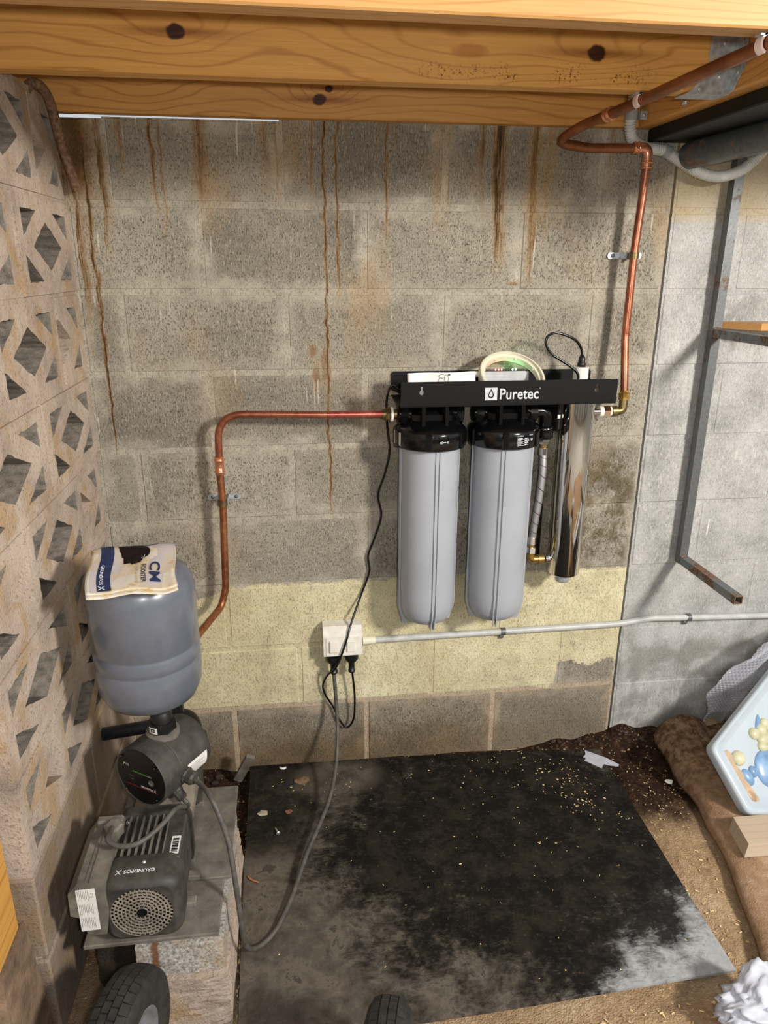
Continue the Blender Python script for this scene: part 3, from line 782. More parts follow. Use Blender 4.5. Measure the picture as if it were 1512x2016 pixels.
# three joists and the bearer
KB = ((-1.172, 1.850, 0.014, 1.0), (-0.646, 1.839, 0.030, 0.0), (-0.403, 1.843, 0.015, 1.0))
KA = ((-0.905, 1.823, 0.013, 1.0), (-0.883, 1.846, 0.008, 1.0), (-1.30, 1.83, 0.02, 0.0))
KC = ((-0.72, 1.90, 0.014, 0.9), (-0.25, 1.86, 0.03, 0.0))
WJ = [wood_mat('pine joist by the wall', KA, '#c99450', '#95602a', 0.5, (), 48),
      wood_mat('pine joist with round knots', KB, '#d6a055', '#a56c2d', 0.5, (-0.78, -0.24, 1.787, 1.835), 42, 0, ((-0.646, 1.839, 0.018, 0.6),)),
      wood_mat('pine joist in front', KC, '#c0925a', '#9a6630', 0.5, (), 62)]
def joist(y0, y1, zb, m, label, x1=-0.1285):
    mb = MB(); mb.box((-1.80, y0, zb), (x1, y1, 1.975), 0.003)
    return tag(mb.build('timber_joist', m), label, 'joist')
joist(-0.035, 0.0, 1.785, WJ[0], 'pine joist lying against the top of the block wall')
joist(-0.415, -0.370, 1.785, WJ[1], 'middle pine joist with two dark round knots and black mould specks')
joist(-0.805, -0.760, 1.785, WJ[2], 'front pine joist along the top edge of the photo', 0.6)
mb = MB(); mb.box((-0.1275, -0.759, 1.785), (-0.0825, -0.002, 1.975), 0.003)
tag(mb.build('timber_bearer', wood_mat('pine bearer', ((-0.3, 1.85, 0.02, 0.2),), '#d29a52', '#9c662c', 0.5, (), 50, 1)), 'pine bearer running from the wall towards the camera beside the metal hanger', 'bearer')

# galvanised hanger holding the middle joist
hang = thing('joist_hanger', 'galvanised steel joist hanger under the right end of the knotty joist', 'joist hanger', (-0.13, -0.415, 1.785))
mb = MB()
mp = plane_map((0, -0.4165, 0), (1, 0, 0), (0, 0, 1))
mb.prism([(-0.129, 1.781), (-0.129, 1.885), (-0.178, 1.885), (-0.180, 1.845), (-0.176, 1.835), (-0.176, 1.820), (-0.215, 1.781)], [circ(-0.168, 1.862, .003, 8), circ(-0.168, 1.842, .003, 8), circ(-0.140, 1.87, .003, 8)], 0.0012, mp)
mb.build('side_flange', M['galv'], hang)
mb = MB(); mb.box((-0.215, -0.418, 1.7815), (-0.129, -0.368, 1.7835)); mb.build('seat', M['galv'], hang)
mb = MB(); mp2 = plane_map((-0.1285, 0, 0), (0, -1, 0), (0, 0, 1))
mb.prism([(0.417, 1.783), (0.432, 1.787), (0.462, 1.822), (0.462, 1.84), (0.457, 1.845), (0.462, 1.855), (0.462, 1.89), (0.417, 1.89)], [circ(0.447, 1.835, .003, 8), circ(0.447, 1.868, .003, 8)], 0.0014, lambda x, y, h: mp2(x, y, 0) + Vector((-h, 0, 0)))
mb.build('face_flange', M['galv'], hang)
for q in ((-0.150, 1.868), (-0.151, 1.842), (-0.152, 1.812), (-0.19, 1.79)):
    mb = MB(); mb.sphere((q[0], -0.4178, q[1]), 0.0048, 12, 6, (1, .5, 1)); mb.build('rivet', M['galv'], hang)
for q in ((0.442, 1.85), (0.438, 1.815)):
    mb = MB(); mb.sphere((-0.130, -q[0], q[1]), 0.0048, 12, 6, (.5, 1, 1)); mb.build('rivet', M['galv'], hang)
sc = thing('hex_screw', 'small zinc hex screw in the bearer left of the metal hanger', 'screw', (-0.128, -0.25, 1.80))
mb = MB(); mb.lathe([(0, 0.009), (.0055, 0.009), (.0055, 0.003), (0.009, 0.003), (.009, 0.0), (0, 0)], (-0.128, -0.25, 1.80), (-1, 0, 0), 6, False); mb.build('head', M['zinc'], sc)

# dark beam and rolled steel tube beside the bearer
mb = MB(); mb.box((-0.095, -0.755, 1.7555), (0.13, -0.015, 1.7843), 0.003)
tag(mb.build('steel_beam', plain('black painted beam', '#100e0d', 0.6, 0.1, 0.4, 30)), 'black painted beam under the bearer above the grey steel tube', 'beam')
mb = MB(); mb.lathe([(0.0, 0.05), (0.028, 0.05), (0.028, 0.0), (0.0315, 0.0), (0.0315, 0.70), (0.0, 0.70)], (0.000, -0.060, 1.7225), (0.115, -1, 0.020), 32, True, sharp=(1, 2, 3, 4))
tube = tag(mb.build('steel_tube', rusty_steel('rust-flecked grey tube', '#565d5f', 0.3)), 'thick grey steel tube with rust patches under the black beam', 'tube')

# ================================================================== PIPES
def clip_saddle(name, label, centre, along, r, mat, foot, group):
    """two-eared pipe clip: strap over the pipe, ears on the wall"""
    t = thing(name, label, 'pipe clip', centre, group)
    return t
# left copper line
lp = thing('copper_pipe', 'bent copper pipe running from behind the grey tank to the left filter inlet', 'pipe', (-1.18, -0.06, 0.9))
p1 = round_path([(-0.765, -0.090, 1.103), (-0.905, -0.088, 1.103)], 0.02)
mb = MB(); mb.tube([(-0.757, -0.09, 1.103), (-0.905, -0.085, 1.1035)], 0.0095, 16); mb.build('reddened_length', M['copper_red'], lp, label='heat-reddened copper length')
mb = MB(); mb.tube(round_path([(-0.905, -0.085, 1.1035), (-0.94, -0.082, 1.104), (-1.182, -0.066, 1.107), (-1.186, -0.062, 0.95)], [0, .2, .07, 0], 12), 0.0095, 16); mb.build('upper_bend', M['copper'], lp)
mb = MB(); mb.tube(round_path([(-1.186, -0.062, 0.95), (-1.184, -0.060, 0.87), (-1.193, -0.058, 0.625), (-1.206, -0.062, 0.572), (-1.262, -0.185, 0.548), (-1.3045, -0.322, 0.500)], [0, .2, .08, .06, .2, 0], 8), 0.0095, 16); mb.build('lower_run', M['copper_old'], lp, label='tarnished lower run of the copper pipe')
mb = MB(); A = Vector((-1.1855, -0.062, 0.947)); mb.lathe([(0.0096, 0), (.0115, 0), (.0115, .006), (.0135, .008), (.0135, .011), (.0115, .013), (.0115, .036), (.0135, .038), (.0135, .041), (.0115, .043), (.0115, .049), (.0096, .049)], A, (0, 0, 1), 20); mb.build('coupling', M['copper_new'], lp, label='bright copper press coupling')
# right copper line
rp = thing('copper_pipe', 'long copper pipe running under the joists and down to the right of the chrome tube', 'pipe', (-0.29, -0.3, 1.772))
mb = MB()
mb.tube(round_path([(-0.288, -1.10, 1.772), (-0.296, -0.25, 1.772)], 0.02), 0.0105, 16); mb.build('overhead_run', M['copper_old'], rp)
mb = MB(); mb.tube(round_path([(-0.296, -0.25, 1.772), (-0.310, -0.135, 1.770), (-0.352, -0.075, 1.742), (-0.26, -0.062, 1.733), (-0.132, -0.060, 1.736)], [0, .09, .060, .06, 0], 12), 0.0105, 16); mb.build('return_bend', M['copper_old'], rp)
mb = MB(); mb.lathe([(.0106, 0), (.0125, 0), (.0125, .004), (.0145, .006), (.0145, .009), (.0125, .011), (.0125, .022), (.0145, .024), (.0145, .027), (.0106, .03)], (-0.2965, -0.232, 1.7722), (0.01, -1, 0), 20); mb.build('coupling', M['copper_new'], rp, label='bright copper coupling ring')
mb = MB(); mb.tube(round_path([(-0.150, -0.060, 1.736), (-0.111, -0.060, 1.737), (-0.110, -0.060, 1.690)], [0, .026, 0], 10), 0.0122, 18)
for c, ax in (((-0.150, -0.06, 1.736), (1, 0, 0)), ((-0.140, -0.06, 1.736), (1, 0, 0)), ((-0.110, -0.06, 1.690), (0, 0, 1)), ((-0.110, -0.06, 1.702), (0, 0, 1))):
    mb.lathe([(.012, 0), (.0145, .001), (.0145, .004), (.012, .005)], c, ax, 18)
mb.build('elbow', M['copper_new'], rp, label='bright copper press elbow')
mb = MB(); mb.tube(round_path([(-0.110, -0.060, 1.692), (-0.1185, -0.060, 1.494), (-0.1195, -0.063, 1.285), (-0.1175, -0.088, 1.150)], [0, .3, .15, 0], 10), 0.0100, 16); mb.build('drop_run', M['copper'], rp)
# wall clips
def wall_clip(label, c, r, dx, group):
    t = thing('pipe_clip', label, 'pipe clip', (c[0], -0.003, c[2]), group)
    for s in (-1, 1):
        mb = MB()
        xa, xb = sorted((c[0] + s * 0.014, c[0] + s * dx))
        mpc = plane_map((0, -0.0050, 0), (1, 0, 0), (0, 0, 1))
        mb.prism(rrect(xa - .004, c[2] - .008, xb + .004, c[2] + .008, .006), [circ(c[0] + s * (dx - .009), c[2], .003, 10)], 0.0018, mpc)
        mb.build('ear', M['galv'], t)
        mb = MB(); mb.box((c[0] + s * 0.012 - .001, -0.045, c[2] - .008), (c[0] + s * 0.012 + .001, -0.005, c[2] + .008)); mb.build('standoff', M['galv'], t)
        mb = MB(); mb.lathe([(0, .0035), (.0035, .003), (.005, .001), (.005, 0), (0, 0)], (c[0] + s * (dx - .009), -0.0068, c[2]), (0, -1, 0), 12); mb.build('screw', M['steel_dark'], t)
    mb = MB()
    cy = c[1]; R = r + 0.0012
    mb.lathe([(R, 0), (R + .0015, 0), (R + .0015, .016), (R, .016)], (c[0], cy, c[2] - .008), (0, 0, 1), 20, True, sharp=(1, 2))
    mb.build('strap', M['brass_dull'], t, label='dark strap round the pipe')
wall_clip('zinc pipe clip on the lower left copper pipe', (-1.1842, -0.060, 0.870), 0.0095, 0.040, 'copper pipe wall clips')
wall_clip('zinc pipe clip on the right copper drop under the ceiling', (-0.1187, -0.060, 1.490), 0.0100, 0.042, 'copper pipe wall clips')
# plastic clips under the joists
for x, y, lab in ((-0.2945, -0.392, 'pale plastic clip holding the copper pipe under the knotty joist'), (-0.2915, -0.782, 'pale plastic clip holding the copper pipe under the front joist')):
    t = thing('joist_clip', lab, 'pipe clip', (x, y, 1.785), 'pale pipe clips under the joists')
    mb = MB(); R = .0108
    pts = [(x + R * 1.18 * math.sin(a), y, 1.772 + R * 1.18 * math.cos(a)) for a in [math.radians(q) for q in range(-25, 216, 12)]]
    vs = []; 
    for p in pts: vs += [(p[0], p[1] - .008, p[2]), (p[0], p[1] + .008, p[2])]
    out = [(x + (R * 1.18 + .002) * math.sin(a), 1.772 + (R * 1.18 + .002) * math.cos(a)) for a in [math.radians(q) for q in range(-155, 30, 10)]]
    inn = [(x + (R * 1.05) * math.sin(a), 1.772 + (R * 1.05) * math.cos(a)) for a in [math.radians(q) for q in range(-155, 30, 10)]]
    mb.prism(out + inn[::-1], [], 0.016, lambda a, b, h, y=y: Vector((a, y + .008 - h, b)))
    mb.build('hook', M['clip_pink'], t)
    mb = MB(); mb.box((x - .016, y - .008, 1.7815), (x + .012, y + .008, 1.7848)); mb.build('tab', M['galv'], t)

# corrugated conduit
fl = thing('flexible_conduit', 'light grey corrugated conduit looping past the copper elbow at the top right', 'conduit', (-0.05, -0.05, 1.74))
path = smooth_path([(-0.158, -0.055, 1.86), (-0.160, -0.053, 1.81), (-0.157, -0.048, 1.778), (-0.140, -0.040, 1.752), (-0.105, -0.032, 1.740), (-0.055, -0.030, 1.735), (-0.012, -0.035, 1.712), (0.035, -0.042, 1.688), (0.085, -0.045, 1.678), (0.13, -0.045, 1.686), (0.165, -0.045, 1.705), (0.205, -0.045, 1.745)], 30)
dense = []; acc = 0
for i in range(len(path) - 1):
    L = (path[i + 1] - path[i]).length; m = max(1, int(L / 0.0009))
    for j in range(m): dense.append(path[i] + (path[i + 1] - path[i]) * j / m)
rad = []; d = 0
for i, p in enumerate(dense):
    if i: d += (p - dense[i - 1]).length
    rad.append(0.0142 - 0.0042 * abs(math.cos(PI * d / 0.0056)) ** 6)
mb = MB(); mb.tube(dense, rad, 14); mb.build('corrugated_tube', M['flex'], fl)
for c, lab in (((-0.160, -0.053, 1.805), 'clear clip holding the corrugated conduit against the bearer'), ((-0.048, -0.030, 1.7335), 'clear clip holding the corrugated conduit on the wall')):
    t = thing('conduit_clip', lab, 'conduit clip', c, 'clear conduit clips')
    ax = (0, 0, 1) if c[0] < -0.1 else (1, 0, -0.25)
    mb = MB(); R = 0.0138; A = Vector(ax).normalized()
    mb.lathe([(R, 0), (R + .002, 0), (R + .002, .018), (R, .018)], Vector(c) - A * .009, A, 20, True, sharp=(1, 2)); mb.build('ring', M['clip_clear'], t)
    mb = MB()
    if c[0] < -0.1: mb.box((c[0] + .014, c[1] - .022, c[2] - .009), (-0.129, c[1] - .004, c[2] + .009), .001)
    else: mb.box((c[0] - .009, c[1] - .008, c[2] + .013), (c[0] + .015, -0.003, c[2] + .016), .001)
    mb.build('tab', M['clip_clear'], t)
    if c[0] < -0.1:
        mb = MB(); mb.lathe([(0, .002), (.003, .002), (.0035, 0)], (c[0] + .022, c[1] - .022, c[2]), (0, -1, 0), 10); mb.build('screw', M['zinc'], t)

# rusty bent pipe at the top of the pierced wall
mb = MB(); mb.tube(smooth_path([(-1.53, -0.17, 1.745), (-1.512, -0.155, 1.80), (-1.494, -0.132, 1.818), (-1.482, -0.098, 1.795), (-1.477, -0.062, 1.715), (-1.464, -0.030, 1.625)], 8), 0.0105, 16)
tag(mb.build('bent_pipe', M['rust']), 'rusty brown bent pipe hooked over the pierced left wall', 'pipe')

# grey electrical conduit along the wall
cd = thing('conduit', 'straight grey conduit running right along the wall from the power outlet', 'conduit', (-0.2, -0.02, 0.41))
mb = MB(); mb.tube(round_path([(-0.775, -0.017, 0.4135), (-0.02, -0.017, 0.4185), (0.085, -0.018, 0.432), (0.24, -0.017, 0.425), (0.85, -0.017, 0.403)], [0, .12, .15, .15, 0], 8), 0.0100, 16); mb.build('tube', M['conduit'], cd)
mb = MB(); mb.cyl((-0.812, -0.017, 0.413), (-0.775, -0.017, 0.4135), 0.0122, 18); mb.build('end_sleeve', M['cream'], cd, label='cream sleeve next to the outlet')
for x, z, lab in ((-0.386, 0.416, 'small metal saddle on the grey conduit below the filters'), (0.209, 0.4265, 'small metal saddle on the grey conduit below the shelf bracket')):
    t = thing('conduit_saddle', lab, 'conduit clip', (x, -0.003, z), 'conduit saddles')
    mb = MB(); mb.lathe([(.0103, 0), (.0122, 0), (.0122, .014), (.0103, .014)], (x - .007, -0.017, z), (1, 0, 0), 18, True, sharp=(1, 2)); mb.build('strap', M['steel'], t)
    mb = MB(); mb.prism(rrect(x - .009, z - .030, x + .007, z - .010, .005), [], .0016, plane_map((0, -0.0045, 0), (1, 0, 0), (0, 0, 1))); mb.build('ear', M['steel'], t)
    mb = MB(); mb.lathe([(0, .002), (.003, .0018), (.0042, 0)], (x - .001, -0.0061, z - .021), (0, -1, 0), 12); mb.build('screw', M['zinc'], t)
# ================================================================== WATER FILTER UNIT
def fit_lettering(mb, txt, width, height, mp, at, h=0.0006, bold=0.0, align='LEFT'):
    """lettering scaled to a given width and cap height; at = left/centre, middle"""
    vs, fs = text_flat(txt, 1.0, 'LEFT', bold)
    x0 = min(v[0] for v in vs); x1 = max(v[0] for v in vs); y0 = min(v[1] for v in vs); y1 = max(v[1] for v in vs)
    kx = width / (x1 - x0); ky = height / (y1 - y0)
    ox = 0 if align == 'LEFT' else -width / 2
    return mb.add([mp((x - x0) * kx + at[0] + ox, (y - (y0 + y1) / 2) * ky + at[1], h) for x, y in vs], fs)
wf = thing('water_filter_unit', 'twin grey cartridge water filter with black bracket and chrome ultraviolet tube on the wall', 'water filter', (-0.45, 0, 1.14))
FY = -0.092
# bracket: folded channel
XL, XR = -0.731, -0.180; YF = -0.178
mpf = plane_map((0, YF + .002, 0), (1, 0, 0), (0, 0, 1))
def keyhole(cx, cz):
    o = []
    for i in range(15):
        a = math.radians(115 + 310 * i / 14); o.append((cx + .0062 * math.cos(a), cz - .005 + .0062 * math.sin(a)))
    for i in range(7):
        a = math.radians(0 + 180 * i / 6); o.append((cx + .0030 * math.cos(a), cz + .007 + .0030 * math.sin(a)))
    return o
mb = MB()
fp = rrect(XL, 1.137, XR, 1.197, .003, 3)
mb.prism(fp, [keyhole(-0.679, 1.176), keyhole(-0.233, 1.176)], .002, mpf)
mb.box((XL, YF, 1.1355), (XR, -0.003, 1.1375))
mb.prism([(XL, 1.150), (XL + .03, 1.1375), (XR - .03, 1.1375), (XR, 1.150), (XR, 1.193), (XR - .006, 1.199), (XL + .006, 1.199), (XL, 1.193)], [], .002, plane_map((0, -0.0025, 0), (1, 0, 0), (0, 0, 1)))
mb.build('bracket', M['black_coat'], wf)
mb = MB(); sq = (-0.5215, 1.1495, -0.4905, 1.1805)
drop = []
cx, cz = -0.506, 1.1615
for i in range(25):
    a = math.radians(-200 + 220 * i / 24); drop.append((cx + .0072 * math.cos(a), cz + .0072 * math.sin(a)))
drop += [(cx + .0045, cz + .0085), (cx + .0015, cz + .0135), (cx, cz + .0165), (cx - .002, cz + .0135), (cx - .0048, cz + .0085)]
mb.prism([(sq[0], sq[1]), (sq[2], sq[1]), (sq[2], sq[3]), (sq[0], sq[3])], [], .0004, plane_map((0, YF - .0001, 0), (1, 0, 0), (0, 0, 1)))
mb.build('logo_square', M['logo_grey'], wf, label='silver square with a water drop')
mb = MB(); dm = plane_map((0, YF - .0005, 0), (1, 0, 0), (0, 0, 1))
inner = [(cx + (p[0] - cx) * .62 - .0003, cz + (p[1] - cz) * .60 + .001) for p in drop]
mb.prism(drop, [inner], .0003, dm); mb.build('drop_emblem', M['ink'], wf)
mb = MB(); fit_lettering(mb, 'Puretec', 0.099, 0.0270, plane_map((0, YF - .0001, 0), (1, 0, 0), (0, 0, 1)), (-0.4835, 1.1645), bold=.012); 
fit_lettering(mb, '®', 0.0035, 0.0035, plane_map((0, YF - .0001, 0), (1, 0, 0), (0, 0, 1)), (-0.3835, 1.177))
mb.build('lettering', M['logo_grey'], wf)
def cyl_map(c, r, a0=0.0):
    """wrap flat lettering round an upright cylinder; a0 is the bearing from -y towards +x"""
    def f(x, y, h=0):
        a = a0 + x / r
        return Vector((c[0] + (r + h) * math.sin(a), c[1] - (r + h) * math.cos(a), y))
    return f
for k, (xc, rot, lab) in enumerate(((-0.6395, 0.10, 'left filter housing with chevron marks on its black cap'), (-0.4425, -0.22, 'right filter housing with a printed data label on its black cap'))):
    hs = (xc, FY)
    mb = MB()
    mb.lathe([(.0785, 1.035), (.0785, 1.000), (.0775, .985), (.0775, .60), (.0765, .57), (.072, .545), (.062, .527), (.045, .517), (0, .515)], (xc, FY, 0), (0, 0, 1), 48)
    for q in range(4):
        for dq in (-.062, .062):
            a = rot + q * PI / 2 + dq; mdir = Vector((math.sin(a), -math.cos(a), 0)); tdir = Vector((math.cos(a), math.sin(a), 0))
            for zz0, zz1, r0, r1 in ((.56, 1.022, .0775, .0815), (.510, .56, .058, .0785)):
                vs = []
                for rr0, rr1, z in ((r0 - .012, r1 if zz0 > .53 else .068, zz0), (r0, .0815 if zz0 < .53 else r1, zz1)):
                    for s in (-.0016, .0016):
                        for rr in (rr0, rr1): vs.append(Vector((xc, FY, z)) + mdir * rr + tdir * s)
                mb.add(vs, [(0, 1, 3, 2), (4, 6, 7, 5), (0, 4, 5, 1), (2, 3, 7, 6), (1, 5, 7, 3), (0, 2, 6, 4)])
    sump = mb.build('filter_housing', M['filter'], wf, label=lab)
    mb = MB(); mb.lathe([(.080, 1.022), (.091, 1.022), (.0945, 1.026), (.0945, 1.062), (.091, 1.069), (.086, 1.074), (.070, 1.086), (.045, 1.097), (0, 1.10)], (xc, FY, 0), (0, 0, 1), 48)
    for q in range(6):
        a = q * PI / 3 + .3
        Mx = Matrix.Translation((xc, FY, 1.045)) @ Matrix.Rotation(a, 4, 'Z')
        mb.box((.088, -.009, -.022), (.0985, .009, .022), .003, Mx)
    cap = mb.build('cap', M['black_gloss'], sump)
    mb = MB()
    for s in (-1, 1):
        for yy in (-.155, -.04):
            mb.cyl((xc + s * .029, yy, 1.078), (xc + s * .029, yy, 1.136), .0055, 12)
    mb.box((xc - .055, FY - .050, 1.083), (xc + .055, FY + .05, 1.118), .010)
    mb.cyl((xc - .085, FY, 1.103), (xc + .085, FY, 1.103), .022, 20)
    for s in (-1, 1): mb.lathe([(.0, 0), (.029, 0), (.029, .020), (0, .020)], (xc + s * .072 - .010, FY, 1.103), (1, 0, 0), 8, False, sharp=(1, 2))
    mb.build('manifold', M['black_gloss'], sump)
    cm = cyl_map((xc, FY), .0948)
    mb = MB()
    if k == 0:
        for x0 in (-.008, .010): fit_lettering(mb, '«', .0065, .0065, cyl_map((xc, FY), .0948, 0.16), (x0, 1.0465))
        mb.prism([(-.0007, -.0011), (.0085, -.0011), (.0085, .0011), (-.0007, .0011)], [], .0004, lambda x, y, h, f=cyl_map((xc, FY), .0948, 0.16): f(x, y + 1.0465, h))
        mb.build('chevron_print', M['ink_white'], cap)
        mb = MB(); f = cyl_map((xc, FY), .0950, -1.32)
        mb.grid(6, 2, lambda u, v: f(-.022 + .044 * u, 1.029 + .034 * v, .0002)); st = mb.build('sticker', M['label'], cap, label='white sticker at the left side')
        mb = MB()
        for i in range(5): mb.grid(5, 1, lambda u, v, i=i: f(-.018 + (.034 - .006 * (i % 2)) * u, 1.034 + .0055 * i + .0014 * v, .0006))
        mb.build('print', M['ink_grey'], st) if False else mb.build('sticker_print', M['ink_grey'], cap)
    else:
        f = cyl_map((xc, FY), .0948, 0.36)
        fit_lettering(mb, 'MU-HG350', .017, .0035, f, (-.026, 1.0585)); fit_lettering(mb, 'Puretec', .012, .0042, f, (.010, 1.0595)); fit_lettering(mb, 'W', .008, .0075, f, (.014, 1.0465))
        for i in range(4):
            mb.grid(6, 1, lambda u, v, i=i: f(-.026 + .034 * u, 1.0335 + .0052 * i + .0006 * v, .0005))
            mb.grid(3, 1, lambda u, v, i=i: f(-.025 + (.010 + .004 * (i % 2)) * u, 1.0352 + .0052 * i + .0018 * v, .0005))
            mb.grid(3, 1, lambda u, v, i=i: f(-.005 + (.008 + .003 * (i % 3)) * u, 1.0352 + .0052 * i + .0018 * v, .0005))
        mb.build('label_print', M['ink_white'], cap)
# connections
mb = MB(); mb.cyl((-0.765, -0.090, 1.103), (-0.728, FY, 1.103), .0125, 18)
mb.lathe([(0, 0), (.0165, 0), (.0165, .012), (0, .012)], (-0.757, -0.09, 1.103), (1, 0, 0), 6, False, sharp=(1, 2)); mb.build('inlet_nut', M['brass_dull'], wf, label='brass inlet fitting')
mb = MB(); mb.cyl((-0.744, FY, 1.103), (-0.738, FY, 1.103), .019, 20); mb.build('washer', M['white'], wf)
mb = MB(); mb.tube(round_path([(-0.372, FY, 1.103), (-0.3295, FY, 1.103), (-0.3295, FY, 1.062)], .026, 10), .0165, 18)
mb.lathe([(0, 1.030), (.019, 1.030), (.0225, 1.034), (.0225, 1.056), (.021, 1.064), (0, 1.064)], (-0.3295, FY, 0), (0, 0, 1), 24); mb.build('outlet_elbow', M['black_gloss'], wf)
hp = smooth_path([(-0.3290, FY, 0.992), (-0.3275, FY - .002, 0.94), (-0.3325, FY - .004, 0.86), (-0.3395, FY - .003, 0.79), (-0.3425, FY, 0.735)], 10)
mb = MB(); mb.tube(hp, .0098, 16); hose = mb.build('braided_hose', M['braid'], wf)
uvl = hose.data.uv_layers.new(name='UVMap')
for l in hose.data.loops:
    i = l.vertex_index; ring, jj = divmod(min(i, len(hp) * 16 - 1), 16); uvl.data[l.index].uv = (jj / 16, ring / (len(hp) - 1))
for z0, z1, r, mname in ((1.014, 1.030, .0135, 'chrome'), (1.004, 1.014, .0095, 'brass'), (.985, 1.004, .0118, 'chrome')):
    mb = MB(); mb.lathe([(0, z0), (r, z0), (r, z1), (0, z1)], (-0.3292, FY, 0), (0, 0, 1), 6 if r > .013 else 18, r < .013, sharp=(1, 2)); mb.build('hose_fitting', M[mname], hose)
for z0, z1, r, mname in ((.728, .748, .0118, 'chrome'), (.719, .728, .0095, 'brass'), (.702, .719, .0138, 'chrome')):
    mb = MB(); mb.lathe([(0, z0), (r, z0), (r, z1), (0, z1)], (-0.3428, FY, 0), (0, 0, 1), 6 if r > .013 else 18, r < .013, sharp=(1, 2)); mb.build('hose_fitting', M[mname], hose)
mb = MB(); mb.tube(round_path([(-0.343, FY, .703), (-0.343, FY, .681), (-0.318, FY, .681)], .012, 8), .0108, 16)
mb.lathe([(0, 0), (.013, 0), (.013, .016), (0, .016)], (-0.322, FY, .681), (1, 0, 0), 16, True, sharp=(1, 2)); mb.build('brass_elbow', M['brass'], wf)
# ultraviolet chamber
UX = -0.2445
mb = MB(); mb.lathe([(0, .636), (.040, .636), (.0445, .640), (.0445, 1.1345), (0, 1.1345)], (UX, FY, 0), (0, 0, 1), 56, True, sharp=(1, 3))
mb.cyl((-0.300, FY, .681), (UX - .03, FY, .681), .0105, 18); mb.cyl((UX + .03, FY, 1.098), (-0.176, FY, 1.098), .0105, 18)
uvc = mb.build('ultraviolet_chamber', M['inox'], wf)
mb = MB(); mb.lathe([(0, .611), (.0185, .611), (.0205, .615), (.0205, .632), (.018, .636), (0, .636)], (UX, FY, 0), (0, 0, 1), 24); mb.build('end_plug', M['galv'], uvc)
mb = MB(); mb.cyl((UX, FY, 1.138), (UX, FY, 1.217), .0195, 24); mb.build('lamp_cap', M['white'], uvc)
mb = MB(); mb.lathe([(0, 1.217), (.011, 1.217), (.011, 1.226), (.009, 1.228), (.009, 1.238), (.005, 1.246), (0, 1.246)], (UX, FY, 0), (0, 0, 1), 12); mb.build('cable_gland', M['black_plastic'], uvc)
mb = MB(); mb.box((UX - .0535, FY + .004, 1.045), (UX - .043, -0.004, 1.135), .003); mb.box((UX - .054, FY - .004, 1.050), (UX - .040, FY + .012, 1.128), .003); mb.build('clamp', M['black_plastic'], uvc)
mb = MB(); mb.box((UX - .0546, FY - .0048, 1.083), (UX - .047, FY - .004, 1.092)); mb.build('clamp_label', M['label'], uvc)
mb = MB(); mb.box((UX - .066, -0.030, .66), (UX - .050, -0.012, 1.135), .002); mb.build('dark_reflection_strip', M['black_gloss'], wf)  # black strip added in place of the dark reflection along the chamber's left side
mb = MB(); mb.lathe([(0, 0), (.0145, 0), (.0145, .010), (0, .010)], (-0.184, FY, 1.098), (1, 0, 0), 18, True, sharp=(1, 2)); mb.build('outlet_ferrule', M['white'], wf)
mb = MB(); mb.lathe([(0, 0), (.0155, 0), (.0155, .018), (0, .018)], (-0.174, FY, 1.098), (1, 0, 0), 6, False, sharp=(1, 2)); mb.build('outlet_nut', M['chrome'], wf)
mb = MB(); mb.cyl((-0.156, FY, 1.098), (-0.151, FY, 1.098), .0135, 18); mb.build('outlet_ring', M['cream'], wf)
mb = MB(); mb.tube(round_path([(-0.151, FY, 1.098), (-0.1175, FY, 1.098), (-0.1175, -0.089, 1.130)], .014, 8), .0115, 18)
mb.lathe([(0, 0), (.0145, 0), (.0145, .014), (0, .014)], (-0.150, FY, 1.098), (1, 0, 0), 18, True, sharp=(1, 2)); mb.build('outlet_elbow', M['brass_dull'], wf)
mb = MB(); mb.lathe([(0, 0), (.0150, 0), (.0150, .018), (.0125, .020), (.0125, .026), (0, .026)], (-0.1175, -0.089, 1.128), (0, 0.02, 1), 6, False, sharp=(1, 2)); mb.build('compression_nut', M['brass'], wf)
mb = MB(); mb.tube(smooth_path([(UX, FY, 1.240), (UX - .006, FY - .002, 1.264), (UX - .030, FY - .01, 1.288), (UX - .075, FY - .012, 1.3035), (UX - .100, FY - .012, 1.296), (UX - .104, FY - .012, 1.275), (UX - .085, FY - .012, 1.250), (UX - .045, FY - .015, 1.226), (UX - .018, FY - .018, 1.205), (UX - .014, FY - .018, 1.185), (UX - .03, FY - .012, 1.165), (UX - .08, FY + .02, 1.150)], 10), .0034, 10); mb.build('lamp_cable', M['cable_black'], wf)

# things lying in the bracket
pp = thing('instruction_sheet', 'folded white instruction sheet standing in the left half of the black bracket', 'paper', (-0.6, -0.07, 1.138))
mb = MB()
def sheet(u, v): 
    x = -0.704 + 0.170 * u; return Vector((x, -0.115 - .010 * u + .006 * math.sin(u * 7) - .02 * (1 - v), 1.140 + (0.069 + .004 * u) * v))
mb.grid(16, 6, sheet); mb.grid(16, 6, lambda u, v: sheet(u, v) + Vector((0, .004 + .004 * (1 - v), -.0005)))
mb.build('leaf', M['paper'], pp)
mb = MB(); mb.grid(2, 4, lambda u, v: sheet(0, v) + Vector((-.002 + .014 * u, -.001 - .012 * math.sin(u * 3.1) , 0))); mb.build('fold', M['paper'], pp)
mb = MB()
for u, v, a, b in ((.50, .88, .018, .010), (.56, .80, .010, .020), (.48, .72, .012, .016), (.60, .93, .006, .004)):
    c = sheet(u, v) + Vector((0, -.0008, 0)); o = circ(0, 0, a / 2, 12, b / 2); i = circ(0, 0, a / 2 - .0008, 12, b / 2 - .0008)
    mb.prism(o, [i], .0002, plane_map(c, (1, -.1, 0), (0, .3, 1)))
